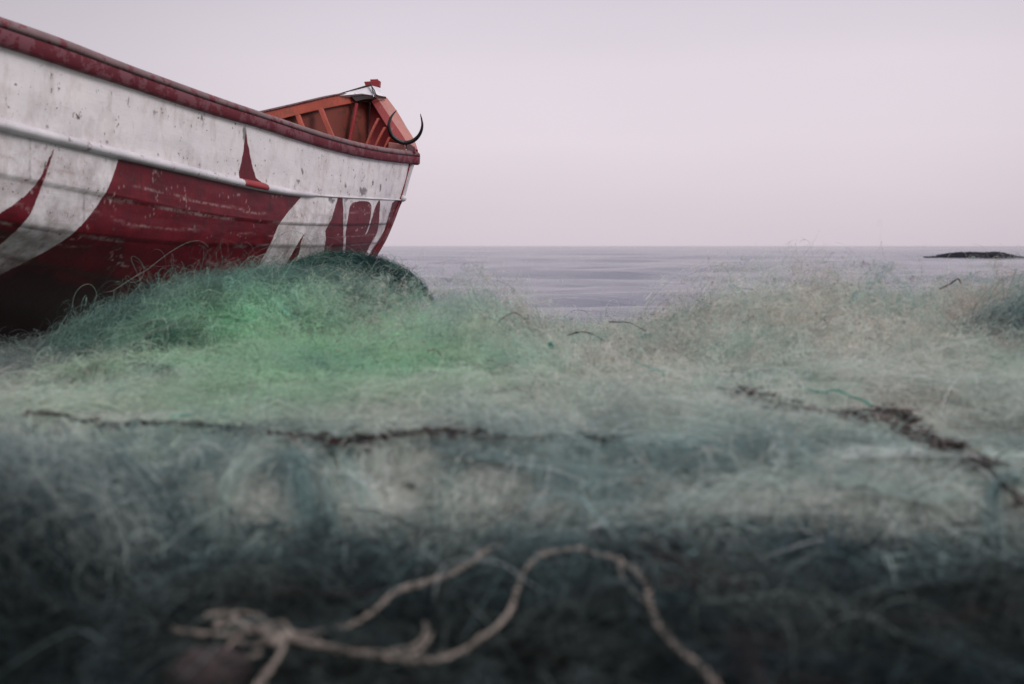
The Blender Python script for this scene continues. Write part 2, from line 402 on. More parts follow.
F2 = F0 * 0.38 + kk * 0.62; F2[:, 0] -= 0.16 * half
sect = np.stack([C[0], C[1], C[2], C[3], C[4], low, keel, F2, F1, F0], 0)   # (10, NU, 3)
vk = np.array([0, 1, 2, 3, 4, 5, 6, 7, 8, 9], float)
sub = [26, 18, 16, 22, 16, 10, 12, 12, 12]
vs = np.concatenate([np.linspace(k, k + 1, s_, endpoint=False) for k, s_ in enumerate(sub)] + [[9.0]])
def sec_at(v):
    i = int(min(math.floor(v), 8)); f = v - i
    p1, p2 = sect[i], sect[i + 1]; p0 = sect[max(i - 1, 0)]; p3 = sect[min(i + 2, 9)]
    if i <= 0: p0 = 2 * p1 - p2
    cm = 0.5 * ((2 * p1) + (-p0 + p2) * f + (2 * p0 - 5 * p1 + 4 * p2 - p3) * f**2 + (-p0 + 3 * p1 - 3 * p2 + p3) * f**3)
    return cm
rows = []; blue = []; seam = []
for v in vs:
    c = sec_at(v)
    # carvel/clinker laps: each plank stands a few mm proud at its lower edge
    stepv = 0.0
    if 1 <= v < 4:
        fr = v - math.floor(v); stepv = 0.010 * fr ** 2.0
    lump = 0.010 * (fbm(c[:, 1] * 3.0 + 5, np.full(NU, v * 2.2), 21) - 0.5) if v < 5 else 0
    c = c.copy(); c[:, 0] += stepv + lump; c[:, 1] -= (stepv + lump) * 0.25
    rows.append(c)
HV = np.stack(rows, 0)                             # (nv, NU, 3)
nv = len(vs)
px, py = proj(HV)
# wobble so that the brush edge is not a ruler line
wx = (fbm(px * 0.12, py * 0.12, 41) - 0.5) * 4.0; wy = (fbm(px * 0.12, py * 0.12, 57) - 0.5) * 4.0
def poly_soft(P, blur=1.1):
    """signed-distance mask of polygon P in the side's own painted layout"""
    P = np.array(P, float); x = px + wx * 0.35; y = py + wy * 0.35
    inside = np.zeros(px.shape, bool); dmin = np.full(px.shape, 1e9)
    n = len(P)
    for i in range(n):
        x1, y1 = P[i]; x2, y2 = P[(i + 1) % n]
        cond = ((y1 > y) != (y2 > y)) & (x < (x2 - x1) * (y - y1) / ((y2 - y1) if y2 != y1 else 1e-9) + x1)
        inside ^= cond
        dx, dy = x2 - x1, y2 - y1; t = np.clip(((x - x1) * dx + (y - y1) * dy) / (dx * dx + dy * dy + 1e-9), 0, 1)
        dmin = np.minimum(dmin, np.hypot(x - x1 - t * dx, y - y1 - t * dy))
    s = np.where(inside, dmin, -dmin)
    return np.clip(0.5 + s / (2 * blur), 0, 1)
def curve_poly(pts, n=60): return [tuple(p) for p in catmull([(a, b_, 0) for a, b_ in pts], n)[:, :2]]
V_ = vs[:, None] * np.ones((1, NU))
red = np.zeros_like(px)
flames = [
    curve_poly([(55, 145), (52, 152), (38.6, 179.6), (21, 199), (-4, 216)], 30) + curve_poly([(-4, 248), (17.5, 229), (31.6, 211), (45.6, 176), (54, 151), (56, 145)], 30),
    curve_poly([(118, 150), (117, 164), (105, 193.7), (84, 222), (63, 241), (35, 257), (0, 275)], 40) + [(0, 330), (255, 330)] + curve_poly([(257, 275), (260.5, 262), (268, 249), (280, 223), (300, 198), (304, 190)], 30),
    [(304.7, 232), (301, 243), (298.7, 255), (291, 268), (282, 275), (286, 264), (294, 250)],
    [(343, 192), (343, 202), (343.2, 230), (343, 275), (318, 275), (322, 260), (326, 239), (325, 231), (331, 220), (337, 201), (339, 192)],
    curve_poly([(346, 275), (345.5, 250), (346, 231), (348.7, 212), (351, 205), (356, 201.5), (364, 201), (370, 203), (371.3, 208), (370, 221), (365, 236), (359, 262), (357, 275)], 50),
    curve_poly([(358, 275), (363, 240), (368, 231), (375, 209), (377.5, 203), (380, 201), (379.5, 213), (377.6, 231), (369, 247), (362, 262)], 50),
    [(392, 203), (400, 196), (402, 205), (385, 260), (366, 275), (358, 275), (368, 256), (377, 243), (384, 231)],
    # forward of the frame's edge, more flames on the planks that run out of the picture
    curve_poly([(-40, 140), (-70, 190), (-130, 240)], 16) + curve_poly([(-210, 300), (-120, 205), (-80, 130)], 16),
    curve_poly([(-240, 90), (-280, 170), (-420, 280)], 16) + curve_poly([(-900, 500), (-700, 250), (-480, 40)], 16),
]
lower = (V_ > 1.0)
for p in flames: red = np.maximum(red, poly_soft(p) * lower)
drip = [(246, 131), (249, 150), (253, 168), (256, 178), (262, 182), (266, 187), (258, 189), (246, 186), (240, 180), (238.5, 173), (242, 160), (244, 145)]
red = np.maximum(red, poly_soft(drip) * (V_ <= 1.3))
red = np.where(V_ > 6, 1, red)
grime = np.clip((V_ - 1.0) / 0.4, 0, 1) * 0.5 + 0.05
grime = grime + 0.5 * (V_ < 1.05) * np.clip((V_ - 0.35) / 0.6, 0, 1) * np.clip(fbm(px * 0.03, V_ * 2, 171) * 2.4 - 0.8, 0, 1)
grime = np.clip(grime + 0.4 * np.clip(V_ - 2.4, 0, 1), 0, 1)
bl = np.clip((V_ - 3.75) * 1.8 + (fbm(px * 0.04, py * 0.04, 77) - 0.5) * 1.2, 0, 1) * (V_ < 6.6)  # below the bilge the underside's shade is put into the colour
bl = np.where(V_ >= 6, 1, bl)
# caulked seams: dark broken lines along the laps, and butt joints
for k in (2.0, 3.0, 4.0):
    sm = np.exp(-((V_ - k) / 0.035) ** 2) * np.clip((fbm(px * 0.05, V_ * 3, int(k)) - 0.42) * 5, 0, 1) * 0.5
    bl = np.maximum(bl, sm)
for xj, k0 in ((141, 1), (84, 2), (233, 2), (190, 3), (310, 3), (30, 1), (345, 1), (120, 3), (270, 1)):
    j = np.exp(-((px + wx * 0.6 - xj) / 0.8) ** 2) * ((V_ > k0) & (V_ < k0 + 1)) * 0.6 * np.clip(fbm(px * 0.02 + xj, V_ * 9, 5) * 2 - 0.4, 0, 1)
    bl = np.maximum(bl, j)
# chip above the drip and the scars near the bow
for (cx, cy, rx, ry) in ((244.5, 133, 2.2, 9), (363, 191, 3.5, 4), (345.5, 186, 1.2, 2.6), (380.5, 187, 1.0, 3.5), (298, 181, 1.5, 2), (302, 172, 1.0, 3), (332, 200, 3.0, 2.5), (128, 100, 0.8, 3.2), (154, 113, 1.6, 1.6), (202, 118, 1.2, 3), (96, 90, 1.5, 2), (346, 200.5, 4, 1.2)):
    dd = 2.2 * (fbm(px * 0.55, py * 0.55, 181, 3) - 0.35) + ((px + wx * 0.5 - cx) / rx) ** 2 + ((py + wy * 0.5 - cy) / ry) ** 2
    bl = np.maximum(bl, np.clip((1.4 - dd) * 2.5, 0, 1) * 0.72 * (V_ < 4))
fl = np.zeros_like(px)
for k, amp_ in ((1.55, 0.6), (2.0, 0.9), (2.5, 0.6), (3.0, 1.0), (3.45, 0.7), (4.0, 1.0)):
    vv = V_ + (fbm(px * 0.018 + k * 7, px * 0, 131, 4) - 0.5) * (0.5 if k % 1 else 0.12)
    fl = np.maximum(fl, amp_ * np.exp(-((vv - k) / 0.028) ** 2) * np.clip((fbm(px * 0.045 + k * 3, V_ * 0.5, 140) - 0.46) * 9, 0, 1))
ck = np.abs(fbm(px * 0.030, V_ * 1.6 + px * 0.006, 151, 4) - 0.5); fl = np.maximum(fl, 0.8 * (ck < 0.006) * (fbm(px * 0.05, V_ * 2, 155) > 0.5) * (V_ > 1.05))
fl = np.clip(fl, 0, 1) * (V_ > 1.02) * (V_ < 4.6)
# nail heads along the top plank with faint rust below them
Yw = HV[..., 1]; nd = (np.mod(Yw + 0.05 * fbm(Yw * 0.7, Yw * 0, 7), 0.34) - 0.17)
for vk_ in (0.16, 0.84, 1.18, 1.85):
    dv = (V_ - vk_) * 0.30; bl = np.maximum(bl, 0.6 * (np.hypot(nd, dv) < 0.0055) * (V_ < 2))
    grime = grime + 0.45 * np.exp(-(nd / 0.008) ** 2) * (V_ > vk_) * np.exp(-np.clip(V_ - vk_, 0, 9) / 0.16) * (V_ < 3)
grime = np.clip(grime, 0, 1)
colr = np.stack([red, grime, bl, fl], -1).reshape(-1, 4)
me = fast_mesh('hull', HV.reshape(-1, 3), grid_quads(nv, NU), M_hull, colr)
me.materials.append(M_inner)
mi = np.zeros((nv - 1, NU - 1), np.int32); mi[vs[:-1] > 6.5] = 1; me.polygons.foreach_set('material_index', mi.ravel())
hull = bpy.data.objects.new('hull', me); COL.objects.link(hull); hull.parent = boat
# skin thickness: inner planking is its own skin 3 cm inside, in the interior paint
def inner_rows(vlist, off):
    out = []
    cen = (sect[0] + sect[9]) / 2; cen = cen.copy(); cen[:, 2] = (sect[0][:, 2] + sect[9][:, 2]) / 2
    for v in vlist:
        c = sec_at(v)[::10]; cc = cen[::10]
        d = cc - c; d[:, 1] = 0; d /= np.linalg.norm(d, axis=1, keepdims=True) + 1e-6
        out.append(c + d * (off if v < 6.5 else 0.010))
    return np.stack(out, 0)
vin = np.linspace(0.02, 8.98, 60)
IN = inner_rows(vin, 0.032)
me = fast_mesh('inner_planking', IN.reshape(-1, 3), grid_quads(*IN.shape[:2]), M_inner)
inn = bpy.data.objects.new('inner_planking', me); COL.objects.link(inn); inn.parent = boat

# bow board that closes the two sides, and a stern board
def end_board(name, ui, mat, inset=0.0, thick=0.035):
    va = np.linspace(0.0, 6.0, 40); vb = np.linspace(9.0, 6.0, 40)
    A = np.array([sec_at(v)[ui] for v in va]); B = np.array([sec_at(v)[ui] for v in vb])
    n = 10; V = []; 
    for k in range(40):
        for j in range(n):
            p = A[k] * (1 - j / (n - 1)) + B[k] * (j / (n - 1)); V.append(p)
    V = np.array(V); d = np.array([0.0, thick if ui > 0 else -thick, 0])
    if ui == NU - 1: V[:, 1] -= 0.012 
    V2 = V - d * 1.0
    q = grid_quads(40, n); Q = np.concatenate([q, q[:, ::-1] + len(V)])
    bd = []
    idx = np.arange(40 * n).reshape(40, n)
    loop = list(idx[0, :]) + list(idx[1:, -1]) + list(idx[-1, -2::-1]) + list(idx[-2:0:-1, 0])
    for i in range(len(loop)):
        a, b_ = loop[i], loop[(i + 1) % len(loop)]; bd.append((a, b_, b_ + len(V), a + len(V)))
    me = fast_mesh(name, np.concatenate([V, V2]), np.concatenate([Q, np.array(bd)]), mat, smooth=False)
    o = bpy.data.objects.new(name, me); COL.objects.link(o); o.parent = boat
end_board('bow_board', NU - 1, M_redblock)
end_board('stern_board', 0, M_redblock)

# near gunwale: rounded rail swept along the top edge and round the bow corner
G = C[0].copy()[::6]; npt = len(G)
rail_top = smooth_tab([0, 60, 115, 220, 290, 337, 384, 413], [20, 40, 62.5, 100.2, 123.5, 139, 149.5, 152])
def rail_paths():
    P = [G[i] for i in range(npt)]
    h = []
    for p in P:
        pxx, pyy = proj(p[None]); pxx = float(pxx[0]); pyy = float(pyy[0])
        if p[1] > 3.4: h.append(max(0.05, (pyy - float(rail_top(pxx))) * p[1] / FPX))
        else: h.append(None)
    first = next(v for v in h if v); h = [v if v else first for v in h]
    h = np.array(h)
    for _ in range(10): h[1:-1] = (h[:-2] + 2 * h[1:-1] + h[2:]) / 4
    return P, h
P, hh = rail_paths()
# round the corner
c_end = Vector(P[-1]); extra = [Vector((0.022, 0.03, 0.0)), Vector((0.036, 0.07, 0.0)), Vector((0.028, 0.11, 0.0)), Vector((-0.03, 0.14, 0.01)), Vector((-0.07, 0.15, 0.03))]
for e in extra: P.append(np.array(c_end + e)); hh = np.append(hh, hh[npt - 1])
P = np.array(P); n = len(P)
T = np.gradient(P, axis=0); T[:, 2] = 0; T /= np.linalg.norm(T, axis=1, keepdims=True)
side = np.stack([T[:, 1], -T[:, 0], np.zeros(n)], -1)       # outward (towards +x)
prof = []   # (out, up) in units
for a_, b_ in ((0.022, -0.004), (0.030, 0.08), (0.032, 0.5), (0.028, 0.86), (0.012, 1.0), (-0.055, 1.04), (-0.075, 0.95), (-0.078, 0.1), (-0.07, -0.02)):
    jit = 0.0025 * (fbm(P[:, 1] * 5, P[:, 1] * 0 + b_ * 3, 31) - 0.5)
    q = P + side * (a_ + jit)[:, None] if isinstance(jit, np.ndarray) else P
    q = q.copy(); q[:, 2] += b_ * hh; prof.append([Vector(v) for v in q])
rail = loft('gunwale', prof, M_rail, boat, 0, smooth=True)
# worn, greyed top of the rail
tp = []
for a_, b_, dz in ((0.033, 0.60, 0.0), (0.032, 0.86, 0.0), (0.014, 1.0, 0.004), (-0.055, 1.04, 0.005), (-0.068, 1.0, 0.0), (-0.05, 0.9, 0.0), (0.0, 0.9, 0.0)):
    q = P + side * a_; q = q.copy(); q[:, 2] += b_ * hh + dz; tp.append([Vector(v) for v in q])
loft('rail_capping', tp, M_cap, boat, 0, smooth=True)

# rub rail: half-round, down to the last metre where it thins into a ledge
R = C[1][::6]; n = len(R)
T = np.gradient(R, axis=0); T[:, 2] = 0; T /= np.linalg.norm(T, axis=1, keepdims=True); side = np.stack([T[:, 1], -T[:, 0], np.zeros(n)], -1)
rp, _ = proj(R); sz = np.interp(rp, [0, 280, 308, 318, 403], [1.0, 1.0, 0.75, 0.30, 0.25]); sz = np.where(R[:, 1] < 3, 1, sz)
prof = []
for a_, b_ in ((-0.01, 0.022), (0.012, 0.021), (0.026, 0.013), (0.032, 0.0), (0.028, -0.012), (0.014, -0.021), (-0.01, -0.022)):
    q = R + side * (a_ * sz)[:, None]; q = q.copy(); q[:, 2] += b_ * sz; prof.append([Vector(v) for v in q])
rub = loft('rub_rail', prof, M_rub, boat, 0, smooth=True)
# red foot of the drip where the paint ran over the rub rail
i0 = int(np.argmin(np.abs(rp - 241))); i1 = int(np.argmin(np.abs(rp - 265))); seg = slice(min(i0, i1), max(i0, i1) + 1)
prof = []; Rs, Ss, zz = R[seg], side[seg], sz[seg]
tq = np.linspace(0, 1, len(Rs)); env = 1.0 + 0.10 * np.sin(np.pi * tq)
for a_, b_ in ((-0.008, 0.0235), (0.013, 0.023), (0.028, 0.0145), (0.0345, 0.0), (0.030, -0.0135), (0.0, -0.012)):
    q = Rs + Ss * (a_ * env)[:, None]; q = q.copy(); q[:, 2] += b_ * env; prof.append([Vector(v) for v in q])
loft('paint_drip', prof, M_redblock, boat, 0, smooth=True)
# rounded end of the rub rail at the stem
bm = bmesh.new(); bmesh.ops.create_uvsphere(bm, u_segments=20, v_segments=12, radius=0.026)
for v in bm.verts: v.co.x *= 1.25
kp = at(402.5, 198.5, 7.96)
me = bpy.data.meshes.new('rail_end'); bm.to_mesh(me); bm.free(); me.materials.append(M_white)
for p in me.polygons: p.use_smooth = True
o = bpy.data.objects.new('rail_end', me); o.location = kp; COL.objects.link(o); o.parent = boat

# stem strip up the edge of the bow
se = [at(412, 163, 8.01), at(407, 180, 8.0), at(402.5, 196, 7.99), at(397.5, 206, 7.97), at(391, 223, 7.92), at(383, 241, 7.87), at(372.5, 259, 7.80), at(364, 276, 7.74)]
S_ = [Vector(v) for v in catmull(se, 41)]
def offp(L, dx, dy, dz=0): return [p + Vector((dx, dy, dz)) for p in L]
for part_, mt_ in ((S_[:15], M_white), (S_[14:], M_rail)):
    loft('stem_post', [offp(part_, -0.036, -0.010), offp(part_, 0.012, -0.006), offp(part_, 0.016, 0.05), offp(part_, -0.02, 0.05)], mt_, boat, 0.003)

# far gunwale board (inner face to us) and its dark top edge
def pl(pts, n=24): return [Vector(v) for v in catmull(pts, n)]
a1 = pl([at(210, 124.5, 6.3), at(262, 112.5, 6.9), at(300, 103.8, 7.35), at(336, 95.5, 7.8), at(356, 95.5, 8.05), at(372, 94.5, 8.22)])
a2 = pl([at(210, 134, 6.3), at(262, 124.0, 6.9), at(300, 114.5, 7.35), at(336, 106.5, 7.8), at(358, 102.5, 8.05), at(372, 102, 8.22)])
loft('far_gunwale', [a1, a2, offp(a2, -0.02, 0.02, 0.004), offp(a1, -0.02, 0.02)], M_railfar, boat, 0.006)
loft('far_rail_capping', [offp(a1, 0.012, -0.012, 0.001), offp(a1, 0.012, -0.012, 0.012), offp(a1, -0.06, 0.07, 0.014), offp(a1, -0.06, 0.07, 0.002)], M_cap, boat, 0.003)
# the sheer of the far side runs on astern, hidden by the near side from here
Fs = [Vector(v) for v in F0[:int(NU * 0.80):12]]
Fs = [v for v in Fs if v.y < 6.25] + [at(210, 129, 6.3)]
loft('side_rail', [offp(Fs, 0.03, -0.02, 0.03), offp(Fs, 0.03, -0.02, -0.06), offp(Fs, -0.05, 0.04, -0.06), offp(Fs, -0.05, 0.04, 0.03)], M_railfar, boat, 0.006)

# the bow rail that climbs from the near corner to the far shoulder
o1 = pl([at(387, 97.5, 8.27), at(397, 111, 8.24), at(407, 127.5, 8.17), at(414, 139, 8.12), at(418, 150, 8.06)])
o2 = pl([at(375.5, 95.5, 8.18), at(384, 108, 8.14), at(393, 121.5, 8.09), at(401, 133, 8.05), at(408.5, 145, 8.02)])
o3 = pl([at(369.3, 98.5, 8.16), at(376, 109, 8.12), at(383.5, 121, 8.07), at(390.5, 132, 8.03), at(397.5, 143.5, 8.0)])
o4 = offp(o3, 0.0, 0.09); o5 = offp(o1, 0.0, 0.03, -0.05)
M_bowrail = wood_paint('bow_rail_paint', (0.30, 0.04, 0.04, 1), (0.3, 0.13, 0.11, 1), 0.60, 0.6, 14)
r_ = loft('bow_rail', [o1, o2, o3, o4, o5], M_bowrail, boat, 0.004)
r_.data.materials.append(M_pink)
for p in r_.data.polygons:
    if p.index % 5 == 0 and p.index < 5 * 23: p.material_index = 1
# small pink chock and rope-worn grey cleat in the near corner
def slab(name, pts, depth, mat, w=0.004):
    a = [Vector(p) for p in pts]; b_ = [p + depth for p in a]
    K = len(a); F = [tuple(range(K)), tuple(range(2 * K - 1, K - 1, -1))] + [(i, i + K, (i + 1) % K + K, (i + 1) % K) for i in range(K)]
    o = mesh_obj(name, a + b_, F, mat, boat, False)
    bm = bmesh.new(); bm.from_mesh(o.data); bmesh.ops.recalc_face_normals(bm, faces=bm.faces); bm.to_mesh(o.data); bm.free()
    return bevel(o, w)
slab('chock', [at(388.5, 142, 7.93), at(404.5, 144.5, 7.93), at(406, 153, 7.93), at(388, 151.5, 7.93)], Vector((0, 0.07, 0)), M_pink)
slab('cleat', [at(406, 146, 7.96), at(410, 143.5, 7.96), at(415, 147, 7.96), at(415.5, 153, 7.96), at(407, 153, 7.96)], Vector((0, 0.05, 0)), M_cap, 0.006)

# breasthook: two white boards at the peak with dark edges, block on top
slab('breasthook', [at(335, 96, 7.80), at(352, 90.3, 8.0), at(371, 84.8, 8.22), at(373.5, 95.5, 8.12), at(362, 93.3, 8.0), at(352, 94.5, 7.92)], Vector((-0.01, 0.05, -0.012)), M_white, 0.003)
slab('breasthook', [at(371.5, 85.5, 8.20), at(379, 87.3, 8.24), at(386.5, 98, 8.24), at(375, 95, 8.10)], Vector((-0.01, 0.05, -0.014)), M_white, 0.003)
for nm, q in (('edge_strip', [(336, 95.8, 7.82), (352, 91, 8.0), (371, 85.2, 8.2)]), ('edge_strip', [(370.8, 85.5, 8.15), (374.5, 91, 8.12), (377, 96, 8.09), (386, 98, 8.2)])):
    pp = pl([at(*t) for t in q], 12); loft(nm, [offp(pp, 0, -0.012, -0.004), offp(pp, 0, -0.012, 0.010), offp(pp, 0, 0.02, 0.010), offp(pp, 0, 0.02, -0.004)], M_dark, boat, 0.002)
pp = pl([at(351, 96.5, 7.95), at(362, 96, 8.02), at(373, 96.5, 8.08)], 12); pq = pl([at(356, 101.5, 7.97), at(364, 99.5, 8.03), at(372, 99, 8.08)], 12)
loft('deck_beam', [pp, pq, offp(pq, 0, 0.1), offp(pp, 0, 0.1)], M_dark, boat, 0.003)
slab('fore_deck', [at(351, 96.5, 7.99), at(373, 96.5, 8.12), at(376, 97.5, 8.40), at(345, 95.5, 8.40)], Vector((0, 0.0, -0.02)), M_dark, 0.002)
slab('stem_block', [at(364, 81.6, 8.25), at(380, 80.6, 8.25), at(379.5, 86.6, 8.25), at(365.5, 85.8, 8.25)], Vector((0, 0.07, 0)), M_redblock)
slab('stem_block', [at(370, 79.3, 8.27), at(378, 79, 8.27), at(378.5, 82, 8.27), at(370.5, 82, 8.27)], Vector((0, 0.05, 0)), M_redblock)

# frames inside the far side
def rib(pts, w, d, mat=M_railfar):
    pp = pl([at(*t) for t in pts], 14)
    loft('rib', [pp, offp(pp, w, -0.003), offp(pp, w, d), offp(pp, 0, d)], mat, boat, 0.003)
rib([(294.5, 114, 7.30), (299, 126, 7.22), (306, 142, 7.15)], 0.032, 0.06)
rib([(317.5, 108, 7.50), (322, 120, 7.45), (331, 141, 7.38)], 0.036, 0.06)
rib([(355, 103, 7.98), (352, 120, 7.92), (346, 148, 7.85)], 0.020, 0.05, M_redblock)
rib([(377, 118, 8.0), (371, 130, 7.96), (364, 147, 7.90)], 0.018, 0.04)
rib([(383.5, 127, 7.99), (378, 137, 7.96), (371, 152, 7.92)], 0.018, 0.04)
rib([(388, 137, 7.97), (384, 146, 7.95), (379, 156, 7.92)], 0.016, 0.04)

# horns lashed across the bow corner
hp = catmull([at(396.8, 110, 7.88), at(391.2, 117, 7.86), at(388.8, 126, 7.85), at(391.5, 135, 7.86), at(398, 140.8, 7.88), at(405, 142.8, 7.9), at(413, 140.8, 7.9), at(419.5, 134.5, 7.88), at(422.3, 125, 7.86), at(420.3, 113.5, 7.84)], 60)
tt = np.linspace(0, 1, 60); rad = 0.0165 * np.clip(np.sin(np.pi * np.clip(tt, 0.0, 1)) ** 0.55, 0.06, 1) * (0.8 + 0.25 * np.cos((tt - 0.55) * 2))
V, Q = tube_arrays(hp[None], rad[None], 10)
o = bpy.data.objects.new('horn', fast_mesh('horn', V, Q, M_horn)); COL.objects.link(o); o.parent = boat

# ------------------------------------------------------------------ fishing nets
def gs(x, y, cx, cy, rx, ry, p=1.0): return np.exp(-(((x - cx) / rx) ** 2 + ((y - cy) / ry) ** 2) ** p)
def folds(x, y, s, a=0.03):
    q = fbm(x * 2.3 + 0.8 * fbm(x * 1.5, y * 1.5, s + 5), y * 3.0, s, 4); r = 1 - np.abs(2 * fbm(x * 3 + y, y * 4 - x, s + 9, 3) - 1) * 2
    return a * (q - 0.5) * 2.2 + a * 0.45 * r
def H_pale(x, y):
    ridge = np.exp(-np.clip((3.9 - y) / 1.35, 0, 9) ** 2) * np.exp(-np.clip((y - 3.9) / 0.7, 0, 9) ** 2)
    top = np.interp(x, [-1.5, -1.0, -0.5, -0.15, 0.05, 0.22, 0.45, 0.62, 0.85, 1.2, 1.6, 2.1, 2.8, 3.4], [0.06, 0.14, 0.15, 0.185, 0.14, 0.02, 0.03, 0.13, 0.205, 0.225, 0.215, 0.25, 0.25, 0.2])
    ye = y + 0.16 * np.clip(x, -0.2, 1.2) + 0.25 * (fbm(x * 2.1, y * 0 + 4, 19, 3) - 0.5)
    base = 0.125 * np.clip((ye - 1.05) / 0.5, 0, 1) * np.clip((4.9 - y) / 0.8, 0, 1)
    h = base + np.maximum(top - 0.10, 0) * ridge + folds(x, y, 3, 0.028)
    base = base * np.interp(x + 0.25 * (y - 2), [-1.6, -1.0], [0.55, 1]) ; h = base + np.maximum(top - 0.10, 0) * ridge + folds(x, y, 3, 0.028); h = h - 0.075 * gs(x, y, -0.12, 1.47, 0.17, 0.12) + np.clip((2.3 - y) / 0.4, 0, 1) * 0.075 * (fbm(x * 2.6 + 0.9 * y, y * 5.5 - 1.2 * x, 27, 3) - 0.5); e = np.clip((x + 2.6) / 0.5, 0, 1) * np.clip((3.5 - x) / 0.5, 0, 1)
    return h * e - 0.12 * (1 - np.clip((y - 1.2) / 0.3, 0, 1)) - 0.1 * (1 - e)
def H_green(x, y):
    r = ((x + 1.06) / 0.80) ** 2 + ((y - 4.15) / 1.1) ** 2
    h = 0.345 * np.clip(1 - r, -0.6, 1); h = np.where(h > 0, 0.345 * (np.abs(h) / 0.345) ** 0.62, h)
    return h * (0.93 + 0.10 * np.clip((x + 1.2) / 0.5, -1, 1)) + folds(x, y, 13, 0.022)
def H_dome(x, y):
    r = ((x + 1.08) / 0.61) ** 2 + ((y - 6.35) / 0.62) ** 2
    h = np.clip(1 - r, -0.6, 1); return np.where(h > 0, 0.435 * np.sqrt(np.abs(h)), h) + folds(x, y, 23, 0.006)
def H_fore(x, y):
    h = 0.07 - 0.10 * np.clip((y - 1.45) / 0.3, 0, 1) - 0.04 * gs(x, y, -0.12, 1.47, 0.20, 0.13) + 0.03 * gs(x, y, 0.1, 1.2, 0.25, 0.12)
    e = np.clip((x + 2.2) / 0.5, 0, 1) * np.clip((2.4 - x) / 0.5, 0, 1) * np.clip((2.15 - y) / 0.25, 0, 1) * np.clip((y - 0.1) / 0.3, 0, 1)
    return h * e - 0.1 * (1 - e) + folds(x, y, 33, 0.022)
def H_left(x, y):
    r = ((x + 0.80) / 0.38) ** 2 + ((y - 1.30) / 0.40) ** 2
    h = np.clip(1 - r, -0.6, 1); return np.where(h > 0, 0.195 * np.abs(h) ** 0.7, h * 0.5) + folds(x, y, 43, 0.02)
def H_blue(x, y):
    r = ((x - 1.75) / 0.45) ** 2 + ((y - 2.95) / 0.55) ** 2
    h = np.clip(1 - r, -0.6, 1); return np.where(h > 0, 0.33 * np.abs(h) ** 0.6, h * 0.5) + folds(x, y, 53, 0.02)
ALLH = [H_pale, H_green, H_dome, H_fore, H_left, H_blue]
def topH(x, y):
    r = H_pale(x, y)
    for f in ALLH[1:]: r = np.maximum(r, f(x, y))
    return r
def on_net(px_, py_, lift=0.0):
    p0 = np.array(at(px_, py_, 1.0)) - np.array([0, 0, CAM_Z]); Yv = np.linspace(0.45, 9, 1400)
    P_ = np.array([0, 0, CAM_Z]) + p0[None] * Yv[:, None]
    hh_ = topH(P_[:, 0], P_[:, 1]) + lift
    k = np.argmax(P_[:, 2] < hh_); 
    return Vector(P_[k])

def body_mat(name, c0, c1):
    m, nt, b = new_mat(name)
    n1 = noise(nt, 28, 8, 0.75, dist=1.2); n2 = noise(nt, 3.5, 5, 0.6)
    v = N(nt, 'ShaderNodeTexVoronoi', Scale=160.0); v.feature = 'DISTANCE_TO_EDGE'
    tc = nt.nodes.new('ShaderNodeTexCoord'); nt.links.new(tc.outputs['Object'], v.inputs['Vector'])
    tw = ramp_node(nt, v.outputs['Distance'], [(0.02, g(1)), (0.12, g(0))]).outputs[0]
    c = mixc(nt, n1, c0, c1); c = mixc(nt, ramp_node(nt, n2, [(0.4, g(0)), (0.6, g(0.6))]).outputs[0], c, tuple(q * 0.45 for q in c0[:3]) + (1,))
    c = mixc(nt, tw, c, c1)
    nt.links.new(c, b.inputs['Base Color']); b.inputs['Roughness'].default_value = 0.9; b.inputs['Specular IOR Level'].default_value = 0.08
    bump(nt, b, n1, 0.9, 0.02)
    return m

def ribbon_arrays(P, R, r):
    """P (S,n,3) threads as narrow twisting strips"""
    S, n, _ = P.shape
    T = np.gradient(P, axis=1); up = r.normal(0, 1, (S, 1, 3)) * np.ones((1, n, 1))
    A = np.cross(T, up); A /= np.linalg.norm(A, axis=2, keepdims=True) + 1e-6
    V = np.stack([P - A * R[..., None], P + A * R[..., None]], 2)
    idx = np.arange(S * n * 2).reshape(S, n, 2)
    Q = np.stack([idx[:, :-1, 0], idx[:, :-1, 1], idx[:, 1:, 1], idx[:, 1:, 0]], -1).reshape(-1, 4)
    return V.reshape(-1, 3), Q
def colour_threads(xm, ym, cols, r, seed, colf, scale=2.4):
    cols = np.array(cols); S = len(xm); ci = r.integers(0, len(cols), S)
    patch = fbm(xm * scale, ym * scale, seed + 80, 4)
    idx = np.clip(((patch - 0.25) * 2.0 * len(cols)).astype(int), 0, len(cols) - 1)
    ci = np.where(r.uniform(0, 1, S) < 0.65, idx, ci)
    c = cols[ci] * r.uniform(0.7, 1.25, S)[:, None]
    if colf is not None: c = colf(xm, ym, c, r)
    return np.clip(c, 0, 0.85)
